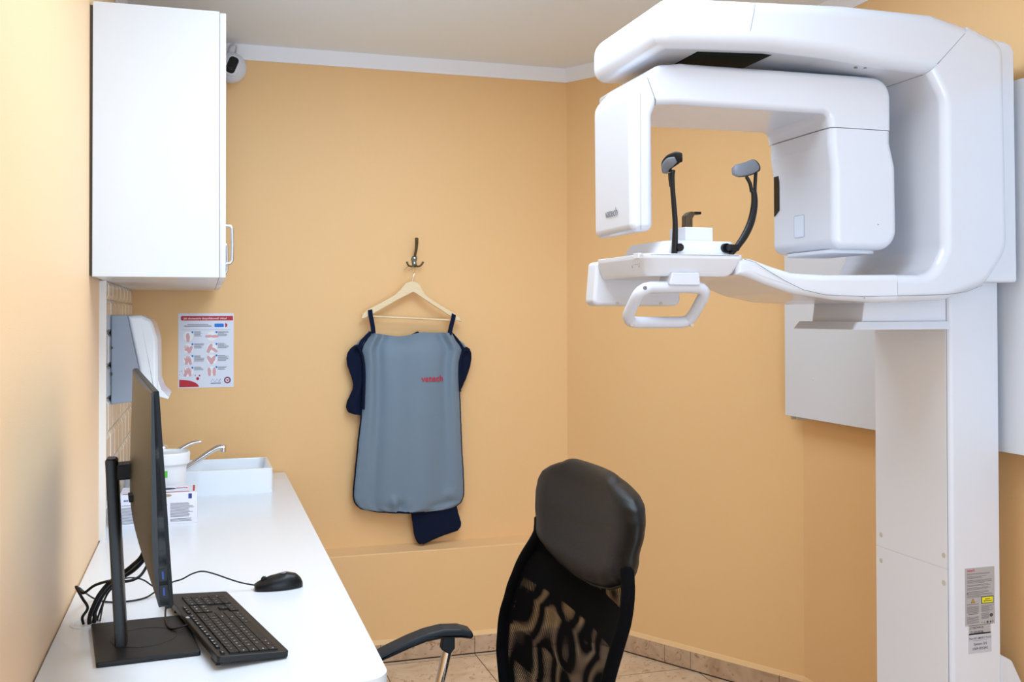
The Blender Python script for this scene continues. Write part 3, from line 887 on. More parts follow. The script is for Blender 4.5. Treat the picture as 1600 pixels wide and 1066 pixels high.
for s in (0.05, KL - 0.05):
    bm = bmesh.new(); slab(bm, [(s - 0.02, 0.006), (s + 0.02, 0.006), (s + 0.02, 0.014), (s - 0.02, 0.014)], -0.0246, -0.011, 0, 0, place=lambda u, v, h: kpt(u, v, h))
    o = finish(bm, 'foot', M_black, t)
key_cache = {}
def key(s, w, ls, lw, leg, h=0.0030):
    """s along the rows from the left end of the user's side: here the near end"""
    bm = bmesh.new()
    slab(bm, [(s + 0.0006, w + 0.0006, 0.001), (s + ls - 0.0006, w + 0.0006, 0.001), (s + ls - 0.0006, w + lw - 0.0006, 0.001), (s + 0.0006, w + lw - 0.0006, 0.001)], -0.001, h, 0, 0.0008, place=lambda u, v, q: kpt(u, v, q), seg=2, steps=2)
    k = finish(bm, 'key', M_key, t)
    if leg:
        lettering('legend', leg, M_legend, k, kpt(s + 0.004, w + lw * 0.55, h), kdir, -ku_x, height=0.0034 if len(leg) < 3 else 0.0024, bold=0.02, depth=0.00015)
U1 = 0.0187
wf = 0.020           # first main row
s0 = 0.012
# the user sits at +x facing the wall: his left end is the near end (small s)
key(s0, 0.009, 0.0165, 0.0085, 'Esc')
for g in range(3):
    for k in range(4):
        key(s0 + U1 * (2 + 4.35 * g + k), 0.009, 0.0165, 0.0085, 'F%d' % (g * 4 + k + 1))
x_nav = s0 + U1 * 15.4
for k, l in enumerate(('Prt', 'Scr', 'Brk')): key(x_nav + U1 * k, 0.009, 0.0165, 0.0085, l)
r1 = 0.0245
rowh = 0.0186
for k, l in enumerate('`1234567890-='): key(s0 + U1 * k, r1, U1, rowh, l)
key(s0 + U1 * 13, r1, U1 * 2, rowh, '<-')
key(s0, r1 + rowh, U1 * 1.5, rowh, 'Tab')
for k, l in enumerate('QWERTYUIOP[]'): key(s0 + U1 * (1.5 + k), r1 + rowh, U1, rowh, l)
key(s0 + U1 * 13.5, r1 + rowh, U1 * 1.5, rowh, '\\')
key(s0, r1 + 2 * rowh, U1 * 1.75, rowh, 'Caps')
for k, l in enumerate("ASDFGHJKL;'"): key(s0 + U1 * (1.75 + k), r1 + 2 * rowh, U1, rowh, l)
key(s0 + U1 * 12.75, r1 + 2 * rowh, U1 * 2.25, rowh, 'Enter')
key(s0, r1 + 3 * rowh, U1 * 2.25, rowh, 'Shift')
for k, l in enumerate('ZXCVBNM,./'): key(s0 + U1 * (2.25 + k), r1 + 3 * rowh, U1, rowh, l)
key(s0 + U1 * 12.25, r1 + 3 * rowh, U1 * 2.75, rowh, 'Shift')
xx = s0
for wd, l in ((1.5, 'Ctrl'), (1.1, 'Win'), (1.3, 'Alt'), (6.3, ''), (1.3, 'Alt'), (1.1, 'Fn'), (1.1, '='), (1.3, 'Ctrl')):
    key(xx, r1 + 4 * rowh, U1 * wd, rowh, l); xx += U1 * wd
for r, row in enumerate((('Ins', 'Hm', 'Up'), ('Del', 'End', 'Dn'))):
    for k, l in enumerate(row): key(x_nav + U1 * k, r1 + rowh * r, U1, rowh, l)
key(x_nav + U1, r1 + 3 * rowh, U1, rowh, '^')
for k, l in enumerate('<v>'): key(x_nav + U1 * k, r1 + 4 * rowh, U1, rowh, l)
x_num = x_nav + U1 * 3.35
for r, row in enumerate(('N/*-', '789', '456', '123')):
    for k, l in enumerate(row): key(x_num + U1 * k, r1 + rowh * r, U1, rowh, l)
key(x_num + U1 * 3, r1 + rowh, U1, rowh * 2, '+')
key(x_num + U1 * 3, r1 + 3 * rowh, U1, rowh * 2, 'Ent')
key(x_num, r1 + 4 * rowh, U1 * 2, rowh, '0'); key(x_num + U1 * 2, r1 + 4 * rowh, U1, rowh, '.')
bm = bmesh.new(); loft(bm, [([Vector(c_) for c_ in circ(0.275, 0.0045, 0.0062, 24, ry=0.0042)], -0.0005), ([Vector(c_) for c_ in circ(0.275, 0.0045, 0.0058, 24, ry=0.0038)], 0.0005)], lambda u, v, h: kpt(u, v, h))
finish(bm, 'emblem_disc', M_sticker, t)
(mtube('cord', M_cable, t, [tuple(kpt(0.25, 0.002, -0.007)), (-0.062, 2.155, ZT + 0.0125), (-0.075, 2.20, ZT + 0.013), (-0.080, 2.27, ZT + 0.016), (-0.077, 2.31, ZT + 0.03), (-0.085, 2.40, ZT + 0.016), tuple(at(246, 924, Z=ZT + 0.012)), tuple(at(228, 934, Z=ZT + 0.004)), tuple(at(203, 939.5, Z=ZT + 0.003)), tuple(at(170, 941, Z=ZT + 0.003)), tuple(at(146, 935, Z=ZT + 0.006)), tuple(at(124, 919, Y=2.33))], 0.0020, 8, smooth=6))

# ------------------------------------------------------------------ mouse
MX0, MX1, MY = 0.114, 0.226, 2.450
t = thing('computer_mouse', 'black wired computer mouse lying on the white worktop', 'mouse', ((MX0 + MX1) / 2, MY, ZT))
def mouse_sec(u):
    """length position u 0..1 from the cord end; returns half width, height"""
    wv = 0.030 * (math.sin(PI * min(1, (u * 0.88 + 0.10))) ** 0.45)
    hv = lerp_tab([(0, 0.014), (0.12, 0.021), (0.35, 0.031), (0.65, 0.0375), (0.85, 0.033), (0.95, 0.024), (1, 0.012)], u)[0]
    return wv, hv
bm = bmesh.new(); rings = []
for i in range(29):
    u = i / 28
    wv, hv = mouse_sec(u)
    if i in (0, 28): wv *= 0.8
    ring = []
    for k in range(24):
        a_ = 2 * PI * k / 24
        c_, s_ = math.cos(a_), math.sin(a_)
        y = wv * (abs(c_) ** 0.8) * (1 if c_ >= 0 else -1)
        z = 0.006 + (hv - 0.006) * abs(s_) ** 0.8 if s_ >= 0 else 0.006 - 0.006 * abs(s_) ** 0.35
        ring.append(bm.verts.new((MX0 + (MX1 - MX0) * u, MY + y, ZT + z)))
    rings.append(ring)
for a_, b_ in zip(rings[:-1], rings[1:]):
    for k in range(24): bm.faces.new((a_[k], a_[(k + 1) % 24], b_[(k + 1) % 24], b_[k]))
bm.faces.new(rings[0]); bm.faces.new(rings[-1])
finish(bm, 'shell', M_black, t, 60)
mlathe('scroll_wheel', M_cable, t, [(0.006, -0.0035), (0.0075, -0.002), (0.0075, 0.002), (0.006, 0.0035)], MX0 + 0.022, MY, ZT + 0.0235, 20, axis='Y')
bm = bmesh.new(); tube(bm, [(MX0 + 0.066 + 0.006 * math.cos(a_), MY - 0.004 + 0.005 * math.sin(a_), ZT + 0.0372) for a_ in [2 * PI * k / 20 for k in range(20)]], 0.0007, 5, closed=True)
finish(bm, 'emblem_ring', M_sticker, t)
bm = bmesh.new()
tube(bm, [(MX0 + (MX1 - MX0) * u, MY, ZT + mouse_sec(u)[1] + 0.0001) for u in [0.02 * k for k in range(3, 20)]], 0.0006, 5)
finish(bm, 'button_seam', M_bezel, t)
(mtube('cord', M_cable, t, [(MX0 + 0.006, MY, ZT + 0.010), q(378, 911, 2.45), q(358, 905, 2.45), q(335, 897, 2.45), q(316, 893, 2.45), q(300, 897, 2.45), q(285, 905, 2.45), q(272, 909, 2.45), q(255, 915, 2.45), q(241, 917, 2.45), q(225, 907, 2.42), q(209, 903, 2.38), q(192, 905, 2.33), q(178, 913, 2.32), q(164, 935, 2.33), (hole.x + 0.024, hole.y + 0.006, ZT + 0.004)], 0.0018, 8, smooth=6))

# ------------------------------------------------------------------ coat hook and hanger
HY = 4.205
hk = lambda x, y, Y=HY: tuple(at(x, y, Y=Y))
hx = at(648, 408, Y=YB)
t = thing('coat_hook', 'dark bronze three prong coat hook screwed to the back wall', 'hook', (hx.x, YB, hx.z))
mslab('plate', M_bronze, t, [tuple(at(x, y, Y=4.262).xz) + (0.003,) for x, y in ((643, 404), (645, 400), (651, 400), (652, 405), (650, 409), (652, 415), (649, 418), (645, 416), (644, 410))], 4.258, YB, 0.003, 0)
mtube('long_prong', M_bronze, t, [hk(648, 402, 4.262), hk(649, 396, 4.245), hk(650.5, 388, 4.225), hk(651, 380, 4.21), hk(651, 373, 4.195)], [0.0055, 0.0060, 0.0068, 0.0078, 0.0082], 12, smooth=5)
for s in (-1, 1):
    mtube('short_prong', M_bronze, t, [hk(648.5, 415, 4.262), hk(648 + 5 * s, 416.5, 4.245), hk(648 + 10 * s, 414.5, 4.23), hk(648.5 + 13 * s, 409, 4.225)], [0.0045, 0.004, 0.004, 0.0045], 10, smooth=5)
for y in (403.5, 411):
    c_ = at(648, y, Y=4.258)
    mlathe('screw', M_screw, t, [(0.006, 0.0), (0.0055, -0.002), (0.003, -0.0035)], c_.x, 4.258, c_.z, 16, axis='Y')

t = thing('coat_hanger', 'pale wooden coat hanger hung on the bronze hook', 'hanger', tuple(at(643, 445, Y=4.215)))
HYh = 4.215
hp = lambda x, y: tuple(at(x, y, Y=HYh).xz)
body = [(642, 440), (634, 442), (626, 452), (617, 461), (592, 475), (574, 484), (567, 490), (564, 498), (571, 497), (598, 482), (622, 468), (640, 459), (645, 456.5), (650, 459), (672, 474), (697, 490), (713, 501), (721, 503), (718, 496), (709, 489), (688, 477), (668, 464), (661, 455), (655, 444), (648, 440)]
mslab('shoulders', M_wood, t, [hp(*v) for v in body], HYh - 0.007, HYh + 0.007, 0.003, 0.003)
a_, b_ = at(571, 494, Y=HYh), at(714, 501, Y=HYh)
mtube('trouser_bar', M_wood, t, [a_, b_], 0.0045, 12)
mtube('wire_hook', M_steel, t, [(at(644.5, 442, Y=HYh)), at(645, 434, Y=HYh), at(648, 426, Y=4.22), at(648, 421, Y=4.235), at(644, 416.5, Y=4.246), at(640, 415.5, Y=4.243), at(636, 418, Y=4.23), at(631.5, 422, Y=4.22)], 0.0020, 8, smooth=6)

# ------------------------------------------------------------------ protective apron
AY = 4.19
ap = lambda x, y, Y=AY: at(x, y, Y=Y)
t = thing('protective_apron', 'grey radiation apron with navy lining and red lettering hung on wooden hanger', 'apron', tuple(ap(640, 800)))
edge = [(520, 580, 707), (524, 579, 709), (532, 574, 714), (540, 569, 720), (548, 567, 723), (556, 567.5, 721), (570, 569, 718.5), (600, 568.5, 718.5), (650, 566.5, 720.5), (700, 561, 722.5), (740, 557, 725), (765, 554.5, 726), (778, 554, 725.5), (786, 556, 722), (793, 561, 713), (797, 567, 703), (799.5, 576, 688), (800.5, 590, 670)]
def apron(u, v):
    y = 520 + v * 280.5
    l, r = lerp_tab(edge, y)
    x = l + (r - l) * u
    sag = 5.5 * math.exp(-((u - 0.33) / 0.22) ** 2) - 1.5 * math.exp(-((u - 0.62) / 0.10) ** 2)
    y2 = y + sag * max(0, 1 - v * 6)
    c_ = math.sin(PI * u)
    d = 0.030 * c_ ** 0.5
    f = 0.0030 * math.sin(u * 19 + 1.0 + v * 1.5) * (0.4 + 0.6 * v) + 0.0030 * math.sin(u * 8.0 - v * 3)
    f += 0.016 * math.exp(-((u - 0.07 - 0.03 * v) / 0.04) ** 2) * math.exp(-v * 2.5) + 0.016 * math.exp(-((u - 0.93) / 0.045) ** 2) * math.exp(-v * 2.5)
    f += -0.016 * math.exp(-((u - 0.15 - 0.03 * v) / 0.05) ** 2) * math.exp(-v * 1.6) - 0.012 * math.exp(-((u - 0.85) / 0.05) ** 2) * math.exp(-v * 2)
    f += -0.014 * math.exp(-((u - 0.5) / 0.3) ** 2) * math.exp(-((v - 0.03) / 0.07) ** 2)          # slack under the neckline
    for uu, vv, su, sv, hh in ((0.36, 0.95, 0.035, 0.035, 0.014), (0.42, 0.97, 0.03, 0.03, -0.012), (0.50, 0.955, 0.03, 0.04, 0.006), (0.86, 0.90, 0.05, 0.03, 0.008), (0.90, 0.945, 0.07, 0.02, -0.008), (0.78, 0.96, 0.06, 0.02, -0.006), (0.28, 0.975, 0.05, 0.02, -0.005)):
        f += hh * math.exp(-((u - uu) / su) ** 2 - ((v - vv) / sv) ** 2)
    f += 0.0015 * math.sin(v * 90 + u * 6) * math.exp(-u / 0.03) + 0.0015 * math.sin(v * 100) * math.exp(-(1 - u) / 0.03)
    P = at(x, y2, Y=AY)
    return Vector((P.x, AY + 0.020 - d - f, P.z))
front = grid('front_panel', M_grey, t, apron, 90, 130, sharp=180)
bpts = [apron(0, k / 60) for k in range(61)] + [apron(k / 30, 1) for k in range(1, 31)] + [apron(1, 1 - k / 60) for k in range(1, 61)]
bpts = [b_ + Vector((0, 0.004, 0)) for b_ in bpts]
mtube('piping', M_navy, t, bpts, 0.0050, 8)
def cloth(name, material, rows, Y, bulge, parent=t, thick=0.004, n=14, wav=0.0):
    y0, y1 = rows[0][0], rows[-1][0]
    def fn(u, v):
        y = y0 + (y1 - y0) * v
        l, r = lerp_tab(rows, y)
        P = at(l + (r - l) * u, y, Y=Y)
        return Vector((P.x, Y - bulge * math.sin(PI * u) ** 0.7 - wav * math.sin(u * 9 + v * 5), P.z))
    return grid(name, material, parent, fn, n, 40, thick=thick, sharp=60)
# lining and back panel behind the front
cloth('side_lining', M_navy, [(537, 560, 570), (540, 553, 572), (545, 547, 573), (552, 542.5, 573), (560, 541, 573), (570, 542, 573), (580, 545.5, 573), (590, 549, 572), (600, 551.5, 572), (608, 551, 571), (618, 546.5, 571), (628, 542, 571), (636, 540.5, 570), (642, 542.5, 570), (646, 546, 570), (648, 554, 570)], 4.225, 0.012, wav=0.004)
cloth('side_lining', M_navy, [(543, 721, 728), (546, 717, 733), (552, 715, 735.3), (560, 714, 735.5), (570, 714, 734), (580, 714, 731), (590, 714, 727.5), (600, 714, 723), (607, 714, 720)], 4.225, 0.012)
# navy hem of the armhole, in front of the lining
mtube('armhole_hem', M_navy, t, [ap(x, y, 4.196) for x, y in ((556, 540), (560, 543), (565, 552), (568, 565), (569.5, 585), (569, 610), (568, 640))], 0.0055, 8, smooth=4)
mtube('armhole_hem', M_navy, t, [ap(x, y, 4.196) for x, y in ((733, 549), (728, 547), (724, 550), (721, 556), (718.5, 568), (718, 590), (719, 612))], 0.0050, 8, smooth=4)
# grey shoulder seen behind the strap
cloth('shoulder', M_grey, [(518, 577, 583), (526, 570, 584), (534, 561, 580), (540, 556, 575)], 4.222, 0.006)
cloth('shoulder', M_grey, [(521, 704, 708), (530, 706, 716), (538, 710, 725), (545, 716, 730)], 4.222, 0.006)
def strap(pts, wd):
    bm = bmesh.new(); L = catmull([Vector(p_) for p_ in pts], 6)
    prev = None
    for i, c_ in enumerate(L):
        d_ = (L[min(i + 1, len(L) - 1)] - L[max(i - 1, 0)]).normalized()
        s_ = d_.cross(Vector((0, 1, 0))).normalized() * (wd / 2)
        ring = [bm.verts.new(c_ - s_ + Vector((0, -0.0015, 0))), bm.verts.new(c_ + s_ + Vector((0, -0.0015, 0))), bm.verts.new(c_ + s_ + Vector((0, 0.0015, 0))), bm.verts.new(c_ - s_ + Vector((0, 0.0015, 0)))]
        if prev:
            for k in range(4): bm.faces.new((prev[k], prev[(k + 1) % 4], ring[(k + 1) % 4], ring[k]))
        else: bm.faces.new(ring)
        prev = ring
    bm.faces.new(list(reversed(prev)))
    return finish(bm, 'strap', M_navy, t)
strap([at(577.5, 484.0, Y=4.214), at(578.3, 485.5, Y=4.204), at(579.5, 495, Y=4.198), at(582, 508, Y=4.190), at(583.5, 521, Y=4.186)], 0.019)
strap([at(709, 490.5, Y=4.214), at(709, 492.5, Y=4.204), at(707.5, 500, Y=4.198), at(704.5, 512, Y=4.190), at(702, 523, Y=4.186)], 0.019)
strap([at(580, 520, Y=4.206), at(572, 527, Y=4.202), at(565, 535, Y=4.200), at(561, 544, Y=4.198)], 0.016)
strap([at(706, 522, Y=4.206), at(714, 531, Y=4.202), at(721, 541, Y=4.200), at(726, 549, Y=4.198)], 0.013)
cloth('tail_flap', M_navy, [(790, 641, 713), (800, 642.5, 715), (810, 643.5, 718), (817, 644.5, 720), (822, 645, 719.5), (828, 646, 715.5), (832, 646.5, 704), (836, 647.5, 692), (840, 649, 682), (844, 651, 673), (847, 653, 667), (849, 656, 661)], 4.222, 0.012)
mslab('neck_edge', M_navy, t, [tuple(ap(x, y, 4.215).xz) for x, y in ((640, 524), (652, 518), (655, 519), (650, 526))], 4.212, 4.216)
# lettering, laid on the front panel
lc = at(659, 597, Y=4.17)
lt = lettering('lettering', 'vatech', M_red, t, (lc.x, 4.10, lc.z), (1, 0, 0), (0, 0, 1), width=0.098, bold=0.014)
for v in lt.data.vertices:
    best = None
    u_ = (v.co.x - apron(0, 0.27).x) / (apron(1, 0.27).x - apron(0, 0.27).x)
    P = apron(u_, 0.27)
    v.co.y = P.y - 0.0040

# ------------------------------------------------------------------ office chair
chair = thing('office_chair', 'black high back office chair with mesh back facing the worktop', 'chair', (0.50, 1.96, 0))
# back profile: z -> (x, near y, far y)
back = [(1.127, 0.790, 1.98, 2.08), (1.122, 0.789, 1.85, 2.15), (1.115, 0.788, 1.78, 2.19), (1.10, 0.786, 1.735, 2.223), (1.085, 0.783, 1.71, 2.245), (1.06, 0.778, 1.695, 2.255), (1.035, 0.774, 1.693, 2.258), (1.00, 0.765, 1.697, 2.235), (0.975, 0.760, 1.69, 2.212), (0.94, 0.752, 1.665, 2.20), (0.90, 0.742, 1.657, 2.245), (0.86, 0.732, 1.662, 2.272), (0.80, 0.718, 1.672, 2.30), (0.72, 0.704, 1.69, 2.325), (0.65, 0.696, 1.70, 2.315), (0.58, 0.690, 1.72, 2.27), (0.50, 0.690, 1.76, 2.20)]
def bk(z): return lerp_tab(back, z)
def curve_x(u): return 0.030 * (2 * u - 1) ** 2          # edges come forward of the middle
# padded headrest
hb = [(0.0, 0.976), (0.05, 0.958), (0.12, 0.944), (0.25, 0.920), (0.40, 0.906), (0.55, 0.903), (0.70, 0.908), (0.82, 0.918), (0.90, 0.928), (1.0, 0.940)]
def headrest(side):
    def fn(u, v):
        zb = lerp_tab(hb, u)[0]
        ka, kb_ = max(0, (u - 0.78) / 0.22), max(0, (0.30 - u) / 0.30)
        ztop = 1.130 - 0.070 * (1 - math.sqrt(max(0, 1 - ka * ka))) - 0.034 * (1 - math.sqrt(max(0, 1 - kb_ * kb_)))
        z = zb + (ztop - zb) * v
        zz = min(z, 1.118)
        x, y0, y1 = bk(zz)
        y = y0 + (y1 - y0) * u
        # rounded rim
        e_ = min(1, max(0, min(u, 1 - u) / 0.15)); g_ = min(1, max(0, min(v, 1 - v) / 0.20))
        th_ = 0.030 * math.sqrt(1 - (1 - e_) ** 2) * math.sqrt(1 - (1 - g_) ** 2)
        return Vector((x + 0.012 - 0.022 * (2 * u - 1) ** 2 + side * th_, y, z))
    return fn
bm = bmesh.new(); NU, NV = 80, 36
F_, B_ = headrest(-1), headrest(1)
cs = lambda k, n: (1 - math.cos(PI * k / n)) / 2
VF = [[bm.verts.new(F_(cs(i, NU), cs(j, NV))) for i in range(NU + 1)] for j in range(NV + 1)]
VB = [[(VF[j][i] if i in (0, NU) or j in (0, NV) else bm.verts.new(B_(cs(i, NU), cs(j, NV)))) for i in range(NU + 1)] for j in range(NV + 1)]
for j in range(NV):
    for i in range(NU):
        bm.faces.new((VF[j][i], VF[j][i + 1], VF[j + 1][i + 1], VF[j + 1][i]))
        bm.faces.new((VB[j][i], VB[j + 1][i], VB[j + 1][i + 1], VB[j][i + 1]))
hr = finish(bm, 'headrest', M_leather, chair, 180)
mtube('piping', M_leather, hr, [F_(k / 40, 0) + Vector((-0.003, 0, 0.0)) for k in range(41)], 0.0035, 8)
# stitched seam down the near side of the pad
pts = [F_(0.035, k / 30).lerp(B_(0.035, k / 30), 0.35) + Vector((0, -0.002, 0)) for k in range(2, 28)]
mtube('stitched_seam', M_leather, hr, pts, 0.0022, 6)
# net sleeve: two layers around the frame
def netlayer(off, fold):
    def fn(u, v):
        z = 0.985 - v * 0.485
        x, y0, y1 = bk(z)
        s_ = math.sin(PI * u)
        return Vector((x - 0.025 * (2 * u - 1) ** 2 + 0.012 + off * s_ ** 0.4 + fold * math.sin(u * 16 + v * 7) * s_ * 0.5, y0 + 0.006 + (y1 - y0 - 0.012) * u, z))
    return fn
def net_uv(warp):
    def fn(u, v):
        return (u * 0.58 + warp * (0.0016 * math.sin(u * 19 + v * 4) + 0.0012 * math.sin(v * 10 - u * 6)), v * 0.485 + warp * 0.0010 * math.sin(u * 9 + v * 8))
    return fn
grid('mesh_back', M_net, chair, netlayer(-0.003, 0.001), 40, 40, uvscale=net_uv(0.0))
grid('mesh_back', M_net2, chair, netlayer(0.006, 0.002), 40, 40, uvscale=net_uv(1.0))
# tubular frame inside the sleeve, wrapped in dark fabric
fpts = []
zs = [0.50 + 0.03 * k for k in range(17)]
for z in zs: x, y0, y1 = bk(z); fpts.append((x - 0.013, y0 + 0.014, z))
near_f = fpts
far_f = [((bk(z)[0] - 0.013), bk(z)[2] - 0.014, z) for z in zs]
mtube('back_frame', M_frame, chair, near_f, 0.0125, 12, smooth=2, upv=(1, 0, 0), flat=1.15)
mtube('back_frame', M_frame, chair, far_f, 0.015, 12, smooth=2, upv=(1, 0, 0), flat=1.1)
def band(z0_, z1_, off):
    def fn(u, v):
        z = z0_ + (z1_ - z0_) * v
        x, y0, y1 = bk(z)
        return Vector((x - 0.025 * (2 * u - 1) ** 2 + 0.012 + off, y0 + 0.012 + (y1 - y0 - 0.024) * u, z))
    return fn
grid('cross_band', M_frame, chair, band(0.835, 0.905, 0.002), 24, 4, thick=0.004)
def topband(u, v):
    zb = lerp_tab(hb, u)[0] + 0.01
    lo = 0.905 + 0.05 * max(0, 1 - u / 0.45) if u < 0.45 else 0.89
    z = lo + (zb - lo) * v
    x, y0, y1 = bk(z)
    return Vector((x - 0.025 * (2 * u - 1) ** 2 + 0.017, y0 + 0.010 + (y1 - y0 - 0.02) * u, z))
grid('sleeve_top', M_frame, chair, topband, 30, 6, thick=0.002)
mtube('spine_bar', M_frame, chair, [(0.727, 1.99, 0.64), (0.72, 1.99, 0.56), (0.68, 1.99, 0.46), (0.56, 1.98, 0.43)], 0.015, 10, smooth=4)
# armrests
for s_, yy in ((1, 2.235), (-1, 1.66)):
    dz = 0
    prof = [(0.590, 0.716), (0.586, 0.728), (0.560, 0.737), (0.520, 0.740), (0.480, 0.734), (0.440, 0.722), (0.40, 0.707), (0.36, 0.690), (0.352, 0.680), (0.36, 0.676), (0.40, 0.689), (0.44, 0.703), (0.48, 0.7145), (0.52, 0.719), (0.56, 0.716), (0.583, 0.711)]
    ar = mslab('armrest', M_arm, chair, [p_ + (0.006,) for p_ in prof], yy - 0.026, yy + 0.026, 0.007, 0.007, seg=3)
    mslab('armrest_bracket', M_arm, ar, [(0.548, 0.722), (0.522, 0.722), (0.516, 0.690, 0.004), (0.536, 0.676, 0.004), (0.548, 0.690)], yy - 0.013, yy + 0.013, 0.004, 0.004)
    mtube('arm_post', M_steel, chair, [(0.535, yy, 0.695), (0.527, yy, 0.66), (0.508, yy, 0.58), (0.494, yy, 0.52), (0.488, yy - s_ * 0.012, 0.475), (0.486, yy - s_ * 0.05, 0.447), (0.48, yy - s_ * 0.14, 0.437)], 0.0115, 14, smooth=5)
mslab('seat', M_frame, chair, [(0.24, 1.72, 0.07), (0.68, 1.72, 0.06), (0.68, 2.20, 0.06), (0.24, 2.20, 0.07)], 0.425, 0.495, 0.02, 0.03, place=XY, seg=8)
mbox('seat_plate', M_black, chair, 0.36, 0.60, 1.85, 2.07, 0.395, 0.43, 0.006)
mlathe('gas_lift', M_steel, chair, [(0.025, 0.10), (0.025, 0.26), (0.016, 0.262), (0.016, 0.40)], 0.48, 1.96, 0, 24)
mlathe('hub', M_black, chair, [(0.045, 0.075), (0.045, 0.12), (0.03, 0.135)], 0.48, 1.96, 0, 24)
for k in range(5):
    a_ = 2 * PI * k / 5 + 0.35
    ex, ey = 0.48 + 0.30 * math.cos(a_), 1.96 + 0.30 * math.sin(a_)
    lg = mtube('leg', M_black, chair, [(0.48 + 0.03 * math.cos(a_), 1.96 + 0.03 * math.sin(a_), 0.105), (0.48 + 0.16 * math.cos(a_), 1.96 + 0.16 * math.sin(a_), 0.095), (ex, ey, 0.072)], [0.022, 0.018, 0.014], 10)
    bm = bmesh.new(); lathe(bm, [(0.020, -0.022), (0.026, -0.019), (0.026, -0.005), (0.014, -0.003), (0.014, 0.003), (0.026, 0.005), (0.026, 0.019), (0.020, 0.022)], ex, ey, 20, 'Y', 0.026)
    tube(bm, [(ex, ey, 0.03), (ex, ey, 0.075)], 0.008, 10)
    finish(bm, 'castor', M_black, lg)

# ------------------------------------------------------------------ white panel on the right wall
t = thing('wall_panel', 'large white flat panel mounted on the right wall behind the column', 'panel', (2.09, 2.2, 1.078))
mbox('board', M_panel, t, 2.07, 2.092, 1.25, 3.256, 1.078, 2.078, 0.0012, 1)
for y in (3.235, 3.20):
    mlathe('bracket', M_cap, t, [(0.007, 2.085), (0.007, XR)], 0, y, 1.070, 12, axis='X')
for y in (3.0, 1.5):
    for z in (1.3, 1.9): mbox('spacer', M_panel, t, 2.092, XR, y, y + 0.04, z, z + 0.04)
c_ = at(1270, 593, X=2.07)
mlathe('screw_cap', M_panel, t, [(0.005, 0.0), (0.004, -0.0025), (0.002, -0.003)], 2.07, c_.y, c_.z, 14, axis='X')

# ------------------------------------------------------------------ X-ray machine
X = thing('xray_machine', 'white dental x-ray machine on a tall column with a rotating arm', 'x-ray machine', (1.96, 2.33, 0))
CX0, CX1, CY0, CY1 = 1.875, 2.048, 2.172, 2.474
mslab('column', M_dev2, X, [(CX0 + 0.0005, CY0, 0.016), (CX1 - 0.014, CY0, 0.002), (CX1, CY0 + 0.016, 0.002), (CX1, CY1, 0.004), (CX0 + 0.0005, CY1, 0.004)], 0.03, 1.56, 0, 0, place=XY)
zs_ = at(1480, 890, X=CX0).z
for a_, b_ in ((0.035, zs_ - 0.0008), (zs_ + 0.0008, 1.52)):
    cp = mslab('cover_panel', M_col, X, [(2.1825, a_, 0.0006), (CY1, a_, 0.0006), (CY1, b_, 0.0006), (2.1825, b_, 0.0006)], CX0 - 0.0005, CX0 + 0.012, 0.0005, 0, place=YZ, steps=2, seg=2)
mbox('seam', M_seam, X, CX0 + 0.0008, CX0 + 0.010, 2.1816, 2.1826, 0.035, 1.50)
for x, y in ((1377, 836), (1377, 876), (1475, 868), (1475, 911)):
    c_ = at(x, y, X=CX0)
    mlathe('screw_plug', M_cap, X, [(0.0075, 0.0), (0.0065, -0.0009)], CX0 - 0.0005, c_.y, c_.z, 16, axis='X')
mslab('base_plate', M_dev2, X, [(1.45, 2.10, 0.05), (2.06, 2.10, 0.02), (2.06, 2.56, 0.02), (1.45, 2.56, 0.05)], 0.0, 0.035, 0, 0.008, place=XY)
mslab('wall_bracket', M_dev2, X, [(2.048, 0.036), (2.132, 0.036), (2.132, 0.43, 0.03), (2.088, 0.515, 0.02), (2.048, 0.537)], 2.185, 2.46, 0.006, 0.006)

# carriage housing behind the arm
mslab('carriage_housing', M_dev2, X, [(1.84, 1.536, 0.01), (2.051, 1.536, 0.008), (2.047, 2.168, 0.03), (1.84, 2.19, 0.01)], 2.118, 2.545, 0.008, 0.008)
# fixed frame: upper arm / upright / chin arm
FY0, FY1 = 2.09, 2.52
mit_o, mit_i = (1.884, 2.196), (1.757, 2.066)
upper = [mit_i, (1.62, 2.072, 0.1), (1.47, 2.085, 0.1), (1.30, 2.090, 0.08), (1.00, 2.076, 0.035), (1.00, 2.194, 0.05), (1.25, 2.206, 0.2), (1.45, 2.216, 0.05), (1.50, 2.219), (1.77, 2.219, 0.05), mit_o]
mslab('upper_arm', M_dev, X, upper, FY0, FY1, 0.034, 0.04, cuts=(len(upper) - 1,), seg=8, steps=7)
upright = [mit_o, (1.992, 2.160, 0.05), (2.000, 1.62, 0.09), (1.93, 1.528, 0.08), (1.80, 1.487, 0.08), (1.6525, 1.482), (1.6525, 1.552), (1.76, 1.552, 0.09), (1.797, 1.62, 0.05), (1.797, 2.0, 0.07), mit_i]
mslab('upright', M_dev, X, upright, FY0, FY1, 0.024, 0.03, cuts=(10, 5), seg=8, steps=6)
arm_p = [(1.6515, 1.552), (1.6515, 1.482), (1.60, 1.481, 0.05), (1.48, 1.487, 0.08), (1.37, 1.503, 0.08), (1.30, 1.525, 0.06), (1.25, 1.543, 0.03), (1.222, 1.548), (1.222, 1.588), (1.26, 1.587, 0.03), (1.315, 1.569, 0.05), (1.37, 1.553, 0.05), (1.45, 1.549, 0.06), (1.56, 1.550)]
def taper(u, v, h):
    k = min(1, max(0, (1.56 - u) / 0.30)); k = k * k * (3 - 2 * k)
    f_ = (h - FY0) / (FY1 - FY0)
    return (u, h + k * (0.033 * (1 - f_) - 0.08 * f_), v)
